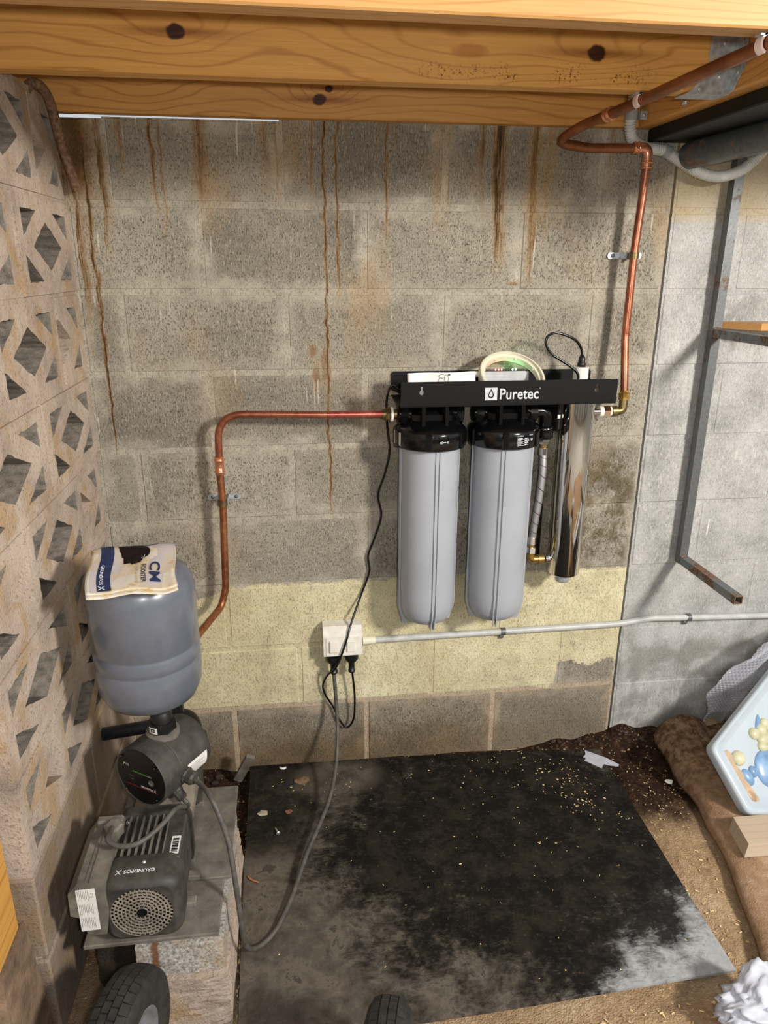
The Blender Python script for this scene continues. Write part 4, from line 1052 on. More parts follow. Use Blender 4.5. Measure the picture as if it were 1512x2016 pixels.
mb.prism([(-.002, -.002), (.002, -.002), (.002, .002), (-.002, .002)], [], .0003, plane_map(sheet(.60, .93) + Vector((0, -.001, 0)), (1, -.1, 0), (0, .3, 1)))
mb.build('line_drawing', M['ink'], pp)
rg = thing('filter_spanner', 'cream plastic ring spanner leaning upright in the middle of the black bracket', 'spanner', (-0.43, -0.1, 1.14))
RC = Vector((-0.4335, -0.1015, 1.1935)); Rr = .0850
rax = Vector((0.04, -0.584, 0.811)).normalized(); ru = Vector((1, 0.1, 0)); ru = (ru - rax * ru.dot(rax)).normalized(); rv = ru.cross(rax) * -1
if rv.z < 0: rv = -rv
mb = MB()
mb.lathe([(Rr - .014, -.010), (Rr, -.010), (Rr + .001, -.005), (Rr + .001, .010), (Rr - .002, .013), (Rr - .006, .013), (Rr - .0065, .006), (Rr - .014, .005), (Rr - .014, -.010)], RC, rax, 64, True, sharp=(0, 1, 4, 5, 6, 7))
mb.build('ring', M['cream'], rg)
for i in range(8):
    a = i * PI / 4 + .35; c = RC + (ru * math.cos(a) + rv * math.sin(a)) * (Rr - .0125)
    if c.z > 1.165:
        mb = MB(); mb.sphere(c, .0045, 8, 6); mb.build('lug', M['cream'], rg)
mb = MB()
hp0 = RC + ru * (-Rr * .96) + rv * (Rr * .20)
mb.tube([hp0 + Vector((.004, 0, .0)), hp0 + Vector((-.02, .012, -.003)), hp0 + Vector((-.06, .03, -.010))], [.007, .009, .010], 12); mb.build('handle', M['cream'], rg)
pw = thing('lamp_power_box', 'silver lamp power box with red and green lights sitting inside the bracket', 'power supply', (-0.43, -0.06, 1.138))
mb = MB(); mb.box((-0.50, -0.060, 1.139), (-0.372, -0.020, 1.203), .003); mb.build('case', plain('silver grey case', '#b9bbbd', 0.35), pw)
mb = MB(); mb.box((-0.496, -0.056, 1.2032), (-0.376, -0.024, 1.2045), .0005); mb.build('top_panel', M['black_gloss'], pw)
for x, m in ((-0.458, 'led_red'), (-0.450, 'led_red'), (-0.442, 'led_red'), (-0.412, 'led_green'), (-0.404, 'led_green')):
    mb = MB(); mb.sphere((x, -0.040, 1.2052), .0018, 8, 6); mb.build('indicator_light', M[m], pw)
cp = smooth_path([(-0.50, -0.03, 1.155), (-0.60, -0.018, 1.146), (-0.700, -0.016, 1.150), (-0.728, -0.014, 1.165), (-0.743, -0.013, 1.13), (-0.742, -0.012, 1.06), (-0.735, -0.012, 0.985), (-0.748, -0.010, 0.92), (-0.766, -0.009, 0.860), (-0.757, -0.008, 0.800), (-0.775, -0.008, 0.735), (-0.794, -0.008, 0.68), (-0.791, -0.008, 0.630), (-0.815, -0.010, 0.560), (-0.846, -0.040, 0.490), (-0.862, -0.063, 0.448), (-0.880, -0.067, 0.395), (-0.898, -0.063, 0.352), (-0.918, -0.040, 0.320), (-0.933, -0.018, 0.272), (-0.926, -0.014, 0.235), (-0.903, -0.014, 0.190), (-0.887, -0.016, 0.148), (-0.864, -0.020, 0.118), (-0.843, -0.024, 0.150), (-0.839, -0.032, 0.230), (-0.846, -0.038, 0.322)], 10)
mb = MB(); mb.tube(cp, .0031, 10); mb.build('cord', M['cable_black'], pw)
def plug(x, y, z, r, parent):
    mb = MB(); mb.lathe([(0, 0), (r, 0), (r, -.009), (r * .92, -.016), (r * .5, -.027), (r * .42, -.033), (r * .42, -.052), (r * .52, -.053), (r * .50, -.058), (r * .40, -.060), (0, -.060)], (x, y, z), (0, 0, 1), 22, True, sharp=(1,))
    mb.build('plug', M['black_plastic'], parent)
plug(-0.8475, -0.038, 0.3835, .0205, pw)
so = thing('power_outlet', 'white double power outlet with two switches below the left filter', 'power outlet', (-0.873, 0, 0.43))
mb = MB(); mpo = lambda y, z, h: Vector((-0.9300 + h, -y, z))
mb.prism([(.002, .388), (.050, .385), (.0575, .390), (.0575, .452), (.036, .476), (.002, .478)], [], .113, mpo)
mb.build('housing', M['white_dirty'], so, recalc=True)
mb = MB(); mb.prism(rrect(-0.922, .392, -0.824, .450, .004), [], .0022, plane_map((0, -0.0573, 0), (1, 0, 0), (0, 0, 1))); mb.build('face_plate', M['white'], so)
for x in (-0.9005, -0.8505):
    mb = MB(); mb.box((x - .0125, -0.0645, .403), (x + .0125, -0.0590, .441), .002); sw = mb.build('switch', M['white'], so)
    mb = MB()
    for i in range(7): mb.box((x - .0095, -0.0653, .4065 + .0048 * i), (x + .0095, -0.0643, .4085 + .0048 * i))
    mb.build('switch_ribs', M['white_dirty'], sw)
mb = MB(); mb.lathe([(0, 0), (.006, 0), (.006, -.004), (0, -.004)], (-0.874, -0.036, .3862), (0, 0, 1), 16); mb.build('screw_cover', M['white_dirty'], so)
# ================================================================== PUMP AND PRESSURE TANK
bp = thing('booster_pump', 'dusty black electric booster pump with a grey pressure tank on top, standing on the pedestal', 'pump', (-1.317, -0.6, 0.200))
PX, PZ = -1.317, 0.290
# fan cover
mb = MB()
def rr_ring(y, ins, r): return [Vector((PX + p[0], y, PZ + p[1])) for p in rrect(-.074 + ins, -.072 + ins, .074 - ins, .072 - ins, max(r - ins * .6, .006), 6)]
rings = [rr_ring(-.728, .001, .030), rr_ring(-.735, 0, .030), rr_ring(-.782, 0, .030), rr_ring(-.790, .0022, .030), rr_ring(-.796, .0065, .030), rr_ring(-.7995, .013, .030)]
k = len(rings[0]); vs = [p for r in rings for p in r]; fs = []
for i in range(len(rings) - 1):
    for j in range(k): fs.append((i * k + j, i * k + (j + 1) % k, (i + 1) * k + (j + 1) % k, (i + 1) * k + j))
mb.add(vs, fs, True)
mpm = plane_map((PX, -.797, PZ), (1, 0, 0), (0, 0, 1))
mb.prism([(p.x - PX, p.z - PZ) for p in rings[-1]], [circ(0, -.002, .0585, 40)], .0025, mpm)
fan = mb.build('fan_cover', M['pump_black'], bp)
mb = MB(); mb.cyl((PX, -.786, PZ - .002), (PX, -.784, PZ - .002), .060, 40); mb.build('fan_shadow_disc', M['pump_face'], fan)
mb = MB()
gm = plane_map((PX, -.7965, PZ - .002), (1, 0, 0), (0, 0, 1))
for i in range(8):
    r = .0100 + .0070 * i
    mb.prism(circ(0, 0, r + .0011, 48), [circ(0, 0, r - .0011, 48)], .0022, gm)
    if i < 7:
        m_ = [10, 16, 20, 26, 30, 36, 40][i]
        for q in range(m_):
            a = 2 * PI * (q + .5 * (i % 2)) / m_; c, s_ = math.cos(a), math.sin(a); r0, r1 = r + .0008, r + .0062; wd = .0010
            mb.prism([(r0 * c + wd * s_, r0 * s_ - wd * c), (r1 * c + wd * s_, r1 * s_ - wd * c), (r1 * c - wd * s_, r1 * s_ + wd * c), (r0 * c - wd * s_, r0 * s_ + wd * c)], [], .0020, gm)
mb.build('fan_grille', M['pump_sleeve'], fan, label='grey honeycomb fan grille')
mb = MB(); mb.prism(circ(0, 0, .0100, 20), [], .0030, gm); mb.build('fan_hub', M['pump_face'], fan)
mb = MB(); tm = plane_map((PX, -.768, PZ + .0722), (-1, 0, 0), (0, -1, 0))
fit_lettering(mb, 'GRUNDFOS', .058, .0085, tm, (-.026, 0.002), h=.0004, bold=.02)
fit_lettering(mb, 'X', .012, .012, tm, (.036, .002), h=.0004, bold=.0)
mb.build('lettering', M['ink_white'], fan)
mb = MB(); mb.lathe([(0, .003), (.0028, .003), (.0045, 0)], (PX + .002, -.748, PZ + .072), (0, 0, 1), 10); mb.build('screw', M['zinc'], fan)
# motor with fins
mb = MB(); mb.box((PX - .052, -.738, PZ - .055), (PX + .052, -.612, PZ + .050), .008)
mb.box((PX + .030, -.738, PZ + .040), (PX + .068, -.612, PZ + .066), .004); mb.box((PX + .052, -.738, PZ - .05), (PX + .069, -.612, PZ + .05), .006)
motor = mb.build('motor', M['pump_black'], bp)
fin = MB(); fin.box((-.0016, 0, 0), (.0016, .126, .018)); fm = fin.mesh('fin', M['pump_grey'])
for i in range(8):
    o = link('fin', fm, motor, loc=(PX - .062 + .0135 * i, -.738, PZ + .048))
for i in range(6):
    o = link('fin', fm, motor, loc=(PX - .050, -.738, PZ - .045 + .017 * i)); o.rotation_euler = (0, -PI / 2, 0)
mb = MB(); mb.prism(rrect(PX + .046, 0, PX + .064, .048, .002), [], .0006, lambda x, y, h: Vector((x, -.728 + y, PZ + .0662 + h))); bl = mb.build('barcode_label', M['label'], motor)
mb = MB()
for i in range(13): mb.box((PX + .049, -.724 + .0030 * i, PZ + .0669), (PX + .061, -.7226 + .0030 * i + .0008 * (i % 3), PZ + .0672))
mb.build('barcode', M['ink'], bl)
mb = MB()
mpe = lambda x, z, h: Vector((PX + x, -.612 + h, PZ + z))
mb.prism(rrect(-.073, -.072, .073, .072, .028, 6), [], .022, mpe, True); flange = mb.build('motor_flange', M['pump_black'], bp, recalc=True)
for x in (-.052, .058):
    mb = MB(); mb.lathe([(0, .012), (.004, .011), (.0065, .006), (.0065, 0), (0, 0)], (PX + x, -.622, PZ + .055), (0, -.4, 1), 10); mb.build('bolt', M['chrome'], flange)
mb = MB(); mb.cyl((PX, -.592, PZ), (PX, -.420, PZ), .0665, 36); mb.build('pump_sleeve', M['pump_sleeve'], bp, label='dusty pale steel pump sleeve')
mb = MB(); mb.prism(rrect(-.070, -.078, .070, .074, .03, 6), [], .045, lambda x, z, h: Vector((PX + x, -.425 + h, PZ + z)), True); mb.build('inlet_housing', M['pump_black'], bp, recalc=True)
mb = MB(); mb.box((PX - .03, -.56, PZ + .04), (PX + .03, -.46, PZ + .09), .006); mb.build('discharge_block', M['pump_black'], bp)
for y0, y1 in ((-.715, -.695), (-.645, -.625), (-.60, -.575), (-.415, -.39)):
    mb = MB(); mb.box((PX - .075, y0, .2005), (PX + .085 if y0 < -.62 else PX + .07, y1, .213), .002); mb.box((PX - .05, y0 + .004, .21), (PX + .05, y1 - .004, .245), .002); mb.build('foot', M['slate'], bp)
# terminal box
mb = MB()
prof = [(-1.447, .298), (-1.4455, .350), (-1.428, .371), (-1.378, .366), (-1.376, .300), (-1.386, .246), (-1.420, .246), (-1.428, .290)]
mb.prism(prof[::-1], [], .165, lambda x, z, h: Vector((x, -.635 - h, z)))
tb = mb.build('terminal_box', M['pump_grey'], bp, recalc=True)
mb = MB()
for i in (0, 1): mb.box((-1.414 + .008 * i, -.797, .3685), (-1.411 + .008 * i, -.655, .3715))
mb.build('lid_rib', M['pump_grey'], tb)
mb = MB(); mb.lathe([(0, 0), (.020, 0), (.020, .022), (.015, .026), (0, .026)], (-1.388, -.668, .366), (.1, -.1, 1), 6, False, sharp=(1, 2)); mb.box((-1.425, -.655, .36), (-1.372, -.634, .385), .004); mb.build('gland', M['pump_grey'], tb)
lm = plane_map((-1.4135, -.8003, .3095), (1, 0, .03), (0, 0, 1))
mb = MB(); mb.prism(rrect(-.0175, -.050, .0175, .050, .001, 1), [], .0004, lm); rl = mb.build('rating_label', M['label'], tb)
mb = MB(); lr = plane_map((-1.4135, -.8008, .3095), (0, 0, -1), (1, 0, .03))
fit_lettering(mb, 'CE', .012, .008, lr, (-.040, .0095), h=.0002, bold=.01)
for i in range(9):
    for j in range(3):
        L = .018 + .008 * random.random()
        mb.prism([(-.048 + .033 * j, -.0145 + .0030 * i), (-.048 + .033 * j + L, -.0145 + .0030 * i), (-.048 + .033 * j + L, -.0137 + .0030 * i), (-.048 + .033 * j, -.0137 + .0030 * i)], [], .0002, lr) if not (j == 0 and i > 6) else None
mb.build('label_print', M['ink_grey'], rl) 
# pressure manager: round electronic controller
PF = Vector((-1.346, -.580, .428)); PD = Vector((.56, .828, 0)).normalized(); PR = Vector((.828, -.56, 0)).normalized(); UZ = Vector((0, 0, 1))
mb = MB(); mb.lathe([(0, .003), (.064, .003), (.0695, .001), (.0705, .005), (.0705, .050), (.0695, .0515), (.0695, .0535), (.0705, .055), (.0705, .135), (.066, .150), (.05, .158), (0, .160)], PF, PD, 48, True, sharp=(1, 2, 4, 5, 6, 7))
pm = mb.build('pressure_controller', M['pump_black'], bp)
fmap = plane_map(PF + PD * .0028, PR, UZ)
mb = MB(); mb.prism(circ(0, 0, .0655, 44), [], .0012, lambda x, y, h: fmap(x, y, h)); face = mb.build('face_panel', M['pump_face'], pm)
mb = MB(); fit_lettering(mb, 'PM2', .0155, .0062, fmap, (-.046, .022), h=.0016)
fit_lettering(mb, 'GRUNDFOS', .034, .0045, fmap, (-.002, -.023), h=.0016, bold=.02); fit_lettering(mb, 'X', .0065, .0065, fmap, (.034, -.023), h=.0016)
fit_lettering(mb, 'Reset', .009, .003, fmap, (.0235, -.006), h=.0024)
mb.build('lettering', M['ink_white'], face)
mb = MB(); fit_lettering(mb, 'Pump on', .012, .0024, fmap, (-.032, -.004), h=.0016); fit_lettering(mb, 'Alarm', .009, .0024, fmap, (-.030, -.012), h=.0016); fit_lettering(mb, 'bar', .004, .0022, fmap, (-.027, .008), h=.0016); mb.build('small_print', M['ink_grey'], face)
mb = MB(); mb.prism([(-.045, -.0285), (.045, -.0285), (.045, -.0270), (-.045, -.0270)], [], .0016, fmap); mb.build('red_line', M['ink_red'], face)
for i in range(15):
    mb = MB(); x = -.021 + .0036 * i; mb.prism([(x, .008), (x + .0011, .008), (x + .0011, .0108), (x, .0108)], [], .0017, fmap); mb.build('gauge_light', M['led_dim'] if i < 11 else M['ink_grey'], face)
mb = MB(); mb.prism(circ(.0285, -.006, .0075, 20), [circ(.0285, -.006, .0066, 20)], .0018, fmap); mb.prism(circ(.0285, -.006, .0066, 20), [], .0014, fmap); mb.build('reset_button', M['pump_grey'], face)
for x, y in ((-.047, .040), (.046, .040), (-.043, -.042), (.043, -.042)):
    mb = MB(); mb.lathe([(0, .0012), (.0032, .0016), (.0036, .0030)], PF + PD * .0028 + PR * x + UZ * y, -PD, 10); mb.build('screw', M['pump_face'], face)
def on_can(s, a, h=0.0): return PF + PD * s + (UZ * math.cos(a) + PR * math.sin(a)) * (.0705 + h)
mb = MB(); mb.grid(6, 6, lambda u, v: on_can(.070 + .062 * u, 1.95 - .50 * v, .0006)); sl = mb.build('sticker', M['label'], pm, label='white sticker on the side of the controller')
mb = MB()
for i in range(6): mb.grid(4, 1, lambda u, v, i=i: on_can(.074 + (.046 - .012 * (i % 2)) * u, 1.90 - .066 * i - .015 * v, .0011))
mb.build('sticker_print', M['ink_grey'], sl)
mb = MB(); c = on_can(.092, .35); mb.lathe([(0, .0025), (.006, .002), (.0065, 0)], c, c - (PF + PD * .092), 14); mb.build('cap_screw', M['white_dirty'], pm)
for s, a, r, nm in ((.062, 1.72, .0155, 'plug_socket'), (.050, 2.35, .0120, 'plug_socket')):
    c = on_can(s, a); d_ = (c - (PF + PD * s)).normalized()
    mb = MB(); mb.lathe([(0, -.004), (r * 1.15, -.004), (r * 1.15, .004), (r, .007), (r, .020), (r * .75, .025), (0, .025)], c, d_, 10, False); mb.build(nm, M['pump_black'], pm)
# neck and tank
NX = PF + PD * .078; TX, TY = -1.314, -.520
mb = MB(); mb.lathe([(0, .480), (.036, .480), (.036, .500), (.030, .503), (0, .503)], (NX.x, NX.y, 0), (0, 0, 1), 30, True, sharp=(1, 2)); mb.build('neck_flange', M['pump_grey'], bp)
mb = MB(); mb.lathe([(0, .503), (.0295, .503), (.0295, .526), (0, .526)], (NX.x, NX.y, 0), (0, 0, 1), 6, False); mb.build('hex_nut', M['black_plastic'], bp)
mb = MB(); mb.lathe([(.0235, .526), (.0235, .543), (.020, .548), (.0185, .556), (.0225, .566), (.0225, .592)], (NX.x, NX.y, 0), (0, 0, 1), 20); mb.build('neck', M['black_plastic'], bp)
mb = MB(); f = cyl_map((NX.x, NX.y), .0300, -.55); mb.grid(4, 2, lambda u, v: f(-.011 + .022 * u, .508 + .015 * v, .0006)); nl = mb.build('neck_label', M['label'], bp)
mb = MB(); f2 = cyl_map((NX.x, NX.y), .0310, -.55)
for q in ((-.004, .512, .006, .0085), ): mb.prism([(q[0], q[1]), (q[2], q[1]), (q[2], q[1] + q[3]), (q[0], q[1] + q[3])], [[(q[0] + .002, q[1] + .002), (q[2] - .002, q[1] + .002), (q[2] - .002, q[1] + q[3] - .002), (q[0] + .002, q[1] + q[3] - .002)]], .0003, f2)
mb.build('label_mark', M['ink'], nl)
R = .1075
prof = [(0, .583), (.045, .584), (.075, .590), (.095, .604), (.105, .628), (R, .660), (R, .684), (R - .0022, .688), (R - .0022, .691), (R, .695), (R + .0005, .719), (R - .0022, .723), (R - .0022, .726), (R, .730), (R, .838), (.104, .858), (.094, .878), (.072, .890), (.04, .896), (0, .898)]
mb = MB(); mb.lathe(prof, (TX, TY, 0), (0, 0, 1), 72); mb.build('pressure_tank', M['tank'], bp, label='blue grey pressure tank with two grooves')
# cables on the pump
mb = MB(); s0 = on_can(.050, 2.35, .022)
mb.tube(smooth_path([s0, s0 + Vector((.012, -.012, -.012)), (-1.262, -.655, .405), (-1.285, -.705, .408), (-1.322, -.738, .400), (-1.360, -.738, .396), (-1.384, -.722, .398), (-1.386, -.700, .396), (-1.386, -.680, .390)], 8), .0052, 12); mb.build('motor_cable', M['cable_grey'], bp)
mb = MB(); s1 = on_can(.062, 1.72, .022)
mb.tube(smooth_path([s1, s1 + Vector((.018, -.022, .0)), (-1.188, -.660, .420), (-1.160, -.690, .345), (-1.148, -.715, .25), (-1.142, -.720, .15), (-1.138, -.705, .07), (-1.125, -.675, .022), (-1.100, -.650, .0095), (-1.070, -.610, .0125), (-1.036, -.530, .018), (-1.000, -.420, .028), (-.960, -.320, .035), (-.925, -.225, .050), (-.903, -.130, .085), (-.895, -.075, .16), (-.8965, -.048, .24), (-.9005, -.040, .325)], 10), .0056, 12); mb.build('power_cable', M['cable_grey'], bp)
plug(-0.9005, -0.039, 0.3835, .0235, bp)

# poly suction pipe behind the pump
sp = thing('suction_pipe', 'black poly pipe with a fat elbow fitting behind the booster pump', 'pipe', (-1.35, -0.3, 0.38))
mb = MB(); mb.tube([(-1.497, -.285, .340), (-1.36, -.300, .366), (-1.325, -.300, .372)], .0165, 18); mb.build('pipe_run', M['poly_pipe'], sp)
mb = MB(); mb.tube(round_path([(-1.345, -.300, .370), (-1.278, -.302, .392), (-1.262, -.345, .33)], .035, 8), .022, 20)
for c, d_ in (((-1.330, -.300, .373), (1, 0, .2)), ((-1.268, -.328, .355), (.2, -.55, -.8))):
    mb.lathe([(0, 0), (.027, 0), (.030, .004), (.030, .022), (.027, .026), (0, .026)], c, d_, 14, False)
mb.build('elbow', M['black_plastic'], sp)
mb = MB(); mb.tube([(-1.262, -.345, .33), (-1.270, -.372, .300)], .020, 16); mb.build('inlet_stub', M['black_plastic'], sp)
mb = MB(); mb.box((-1.326, -.345, .41), (-1.288, -.315, .500), .006); mb.tube([(-1.307, -.33, .36), (-1.307, -.33, .42)], .018, 16); mb.build('valve', M['black_plastic'], sp)

# booklet on the tank
bk = thing('instruction_booklet', 'water-stained instruction booklet with a navy stripe draped over the grey tank', 'booklet', (TX, TY, .9))
def bsurf(s, t, h=0.0):
    """s across (left to right), t from the far edge to the near edge"""
    x = -1.412 + .156 * s + .037 * t + .004 * math.sin(6 * t)
    y = -.452 - .192 * t + .018 * s + .004 * math.sin(5 * s)
    z = .9035 + .010 * math.exp(-((t - .15) / .25) ** 2) - .030 * max(0, t - .45) ** 1.6 + .0025 * math.sin(9 * s + 3 * t) - .012 * max(0, .12 - t) * 8 * (1 - .4 * s)
    z += .006 * max(0, s - .85) * 6 * (t - .2)
    return Vector((x, y, z + h))
for i, (dh, dx, dy, m) in enumerate(((-.0035, -.003, -.010, 'leafy'), (-.0018, -.004, -.004, 'leafy'), (0, 0, 0, 'cover'))):
    n_ = NT('stained paper %d' % i); P = n_.pos(); a = n_.noise(P, 26, 4, .65)
    col = n_.ramp(a, [(.30, C('#b08c58')), (.44, C('#cfbf9f')), (.58, C('#d2ccc2'))]) if m == 'leafy' else n_.ramp(a, [(.22, C('#b0884f')), (.38, C('#c4b59d')), (.58, C('#b9b3b6'))])
    pmat = n_.out(col=col, rough=.6, nor=n_.bump(a, .25, .003))
    mb = MB(); mb.grid(22, 26, lambda u, v: bsurf(u * 1.04 - .02 if m == 'leafy' else u, v * (1.04 if i == 0 else 1.0), dh) + Vector((dx, dy, 0)))
    o = mb.build('page' if m == 'leafy' else 'cover', pmat, bk)
    if m == 'leafy':
        sd = o.modifiers.new('thickness', 'SOLIDIFY'); sd.thickness = .0012
bmap = lambda x, y, h=0: bsurf(y, 1 - x, .0005 + h * .3)     # lettering runs towards the camera; x along the page from the near edge
mb = MB(); mb.grid(5, 24, lambda u, v: bsurf(.075 + .155 * u, .02 + .965 * v, .0008)); st = mb.build('navy_stripe', M['ink_navy'], bk)
cover_map = lambda x, y, h=0: bsurf(1 - y, x, .0013)
def dn(x, y, h=0): return bsurf(y, x, .0014)
mb = MB()
def along(txt, w_, hgt, t0, s_mid, m_, name, bold=.01):
    q = MB(); fit_lettering(q, txt, w_, hgt, lambda x, y, h=0: bsurf(s_mid + y, t0 + x, .0016), (0, 0), bold=bold)
    q.build(name, m_, bk)
along('CM', .38, .130, .52, .755, M['ink_navy'], 'title', .02)
along('BOOSTER', .36, .056, .56, .618, M['ink'], 'subtitle', .015)
along('Self priming', .32, .046, .60, .535, M['ink_grey'], 'tagline', 0)
along('GRUNDFOS', .36, .038, .52, .125, M['ink_white'], 'stripe_lettering', .015)
along('X', .08, .075, .895, .125, M['ink_white'], 'stripe_lettering', 0)
# printed picture of the pump
mb = MB()
def pic(lp): mb.prism(lp, [], .0002, lambda x, y, h: bsurf(x, y, .0014))
pic([(.285, .14), (.34, .07), (.40, .09), (.46, .05), (.56, .04), (.60, .12), (.66, .22), (.66, .34), (.60, .42), (.56, .50), (.46, .53), (.44, .49), (.36, .50), (.345, .38), (.325, .37), (.31, .28), (.30, .27)][::-1])
pic([(.60, .10), (.68, .04), (.78, .02), (.80, .07), (.74, .13), (.66, .15)][::-1])
pic([(x, y) for x, y in circ(.60, .28, .075, 20, .13)])
mb.build('printed_picture', M['print_dark'], bk)
mb = MB()
for lp in ([(.535, .14), (.55, .14), (.585, .42), (.57, .43)], [(.60, .36), (.612, .36), (.60, .46), (.588, .45)], [(.33, .14), (.37, .08), (.44, .07), (.40, .13)]): mb.prism(lp, [], .0002, lambda x, y, h: bsurf(x, y, .0019))
mb.build('picture_highlight', M['ink_white'], bk)

# pedestal and boards under the pump
pd = thing('pedestal', 'rough concrete pedestal under the pump, rust-streaked at its front', 'pedestal', (-1.26, -.6, 0))
n = NT('rough grey concrete'); P = n.pos(); x, y, z = n.xyz(P); f = n.noise(P, 150, 3, .7); a = n.noise(P, 12, 4, .6)
c = n.ramp(f, [(.35, C('#6d6a64')), (.5, C('#a09d97')), (.66, C('#bcb9b2'))])
c = n.mix(n.math('MULTIPLY', n.ss(a, .42, .62), .45), c, C('#a78a64'))
rx = n.math('ADD', x, n.math('MULTIPLY', n.math('SUBTRACT', n.noise(P, 40, 3), .5), .02))
c = n.mix(n.math('MULTIPLY', n.math('MULTIPLY', n.ss(rx, -1.318, -1.310), n.ss(rx, -1.304, -1.296, 1, 0)), n.math('MULTIPLY', n.ss(z, .10, .12), .9)), c, C('#6b3d16'))
conc = n.out(col=c, rough=.9, nor=n.bump(f, .5, .003))
def rough_box(lo, hi, amp, m, name, parent, seg=10):
    mb = MB(); mb.box(lo, hi); me = mb.mesh(name, m); b = bmesh.new(); b.from_mesh(me)
    bmesh.ops.subdivide_edges(b, edges=b.edges, cuts=seg, use_grid_fill=True)
    for v in b.verts:
        q = v.co; v.co += Vector((math.sin(q.y * 61 + q.z * 97), math.sin(q.x * 53 + q.z * 71), math.sin(q.x * 67 + q.y * 43))) * amp * .5 + Vector((random.uniform(-1, 1), random.uniform(-1, 1), random.uniform(-1, 1))) * amp * .5
    b.to_mesh(me); b.free(); return link(name, me, parent)
rough_box((-1.343, -.788, .108), (-1.172, -.400, .188), .0015, conc, 'upper_block', pd)
rough_box((-1.339, -.800, .050), (-1.168, -.395, .106), .0025, M['pedestal'], 'mortar_course', pd)
rough_box((-1.345, -.806, -.04), (-1.164, -.390, .050), .003, M['pedestal'], 'lower_block', pd)
for lo, hi, lab in (((-1.440, -.640, .1895), (-1.168, -.345, .1995), 'dusty fibre board under the rear of the pump'), ((-1.442, -.782, .1895), (-1.180, -.644, .1995), 'dusty fibre board under the fan end of the pump')):
    mb = MB(); mb.box(lo, hi, .002); tag(mb.build('fibre_board', M['slate']), lab, 'board')
sp_ = rough_box((-1.432, -.74, -.03), (-1.352, -.42, .187), .005, M['soil'], 'side_block', None, 6)
tag(sp_, 'dark block in the gap between pedestal and pierced wall', 'block')
# broken timber stick and rubble behind the pedestal
mb = MB(); mb.box((-.013, -.006, -.02), (.013, .006, .095), .001, Matrix.Translation((-1.190, -.075, .015)) @ Matrix.Rotation(.42, 4, 'Y') @ Matrix.Rotation(.25, 4, 'X'))
tag(mb.build('timber_scrap', M['slate']), 'grey timber scrap leaning on the wall base behind the pump', 'timber')
# ================================================================== RIGHT SIDE AND FLOOR
sb = thing('shelf_bracket', 'welded square steel tube shelf frame standing off the right wall', 'shelf bracket', (0.149, -0.015, 0.63))
def hollow(mb, a, b, w, t=.002):
    """square tube between two points on one axis"""
    a = Vector(a); b = Vector(b); d = (b - a); L = d.length; d.normalize()
    r = Vector((1, 0, 0)) if abs(d.x) < .5 else Vector((0, 1, 0)); u = d.cross(r).normalized(); r = u.cross(d).normalized()
    o = [(-w/2, -w/2), (w/2, -w/2), (w/2, w/2), (-w/2, w/2)]; h = w / 2 - t
    return mb.prism(o, [[(-h, -h), (h, -h), (h, h), (-h, h)]], L, lambda x, y, hh: a + r * x + u * y + d * hh)
mb = MB(); hollow(mb, (0.1495, -0.0285, 0.621), (0.1495, -0.0285, 1.733), .025); mb.build('upright', M['steel'], sb, recalc=True)
mb = MB(); hollow(mb, (0.1500, -0.040, 0.6335), (0.1545, -0.316, 0.6315), .0235); mb.build('lower_arm', rusty_steel('rust-stained tube', '#6a7174', 0.55), sb, recalc=True)
mb = MB(); hollow(mb, (0.1495, -0.040, 1.294), (0.156, -0.38, 1.294), .022); mb.build('upper_arm', rusty_steel('rust-stained tube top', '#6a7174', 0.45), sb, recalc=True)
for q, sc_ in (((0.149, -0.0415, 1.306), (1.6, .4, .6)), ((0.149, -0.0415, 1.283), (1.5, .4, .7)), ((0.150, -0.042, 0.645), (1.6, .6, .6)), ((0.150, -0.0415, 0.622), (1.6, .6, .5))):
    mb = MB(); mb.sphere(q, .0075, 12, 8, sc_); mb.build('weld', M['rust'], sb)
mb = MB(); mb.prism([(.1655, -.031), (.228, -.112), (.90, -.112), (.90, -.031)][::-1], [], .0185, lambda x, y, h: Vector((x, y, 1.3055 + h)))
tag(mb.build('shelf_board', M['shelf'], recalc=True), 'varnished timber shelf board resting on the steel frame', 'shelf')

# carpet with a rolled left edge
def xe(y): 
    pts = [(-.03, .150), (-.10, .136), (-.36, .112), (-.61, .066), (-.82, .010), (-1.1, -.07), (-1.5, -.2)]
    for (y0, a), (y1, b) in zip(pts, pts[1:]):
        if y1 <= y <= y0: return a + (b - a) * (y - y0) / (y1 - y0)
    return pts[-1][1]
def carpet(s, t):
    y = -.045 - 1.35 * t; hb = .078 - .052 * min(1, (t * 1.35) / .62) ** .8; R = hb
    wv = .006 * math.sin(y * 9) + .003 * math.sin(y * 31 + s * 9)
    if s < .32:
        a = PI * (s / .32) * .92; wdt = .165 - .05 * min(1, t * 2)
        x = xe(y) + wdt * .5 * (1 - math.cos(a)); z = .004 + hb * math.sin(a) ** .8
        fl = max(0, (s - .16) / .16); z = max(z, .030 * fl + .004)
    else:
        q = (s - .32) / .68; x = xe(y) + (.165 - .05 * min(1, t * 2)) * .98 + .75 * q; z = .034 + .006 * math.sin(q * 9 + y * 7)
        z = max(z, .03)
    z += .003 * math.sin(x * 43 + y * 29)
    return Vector((x + wv, y, z))
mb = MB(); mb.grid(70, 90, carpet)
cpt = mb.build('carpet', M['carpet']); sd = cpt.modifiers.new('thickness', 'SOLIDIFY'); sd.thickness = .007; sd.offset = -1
tag(cpt, 'old brown carpet with a rolled edge lying along the right side of the floor', 'carpet')

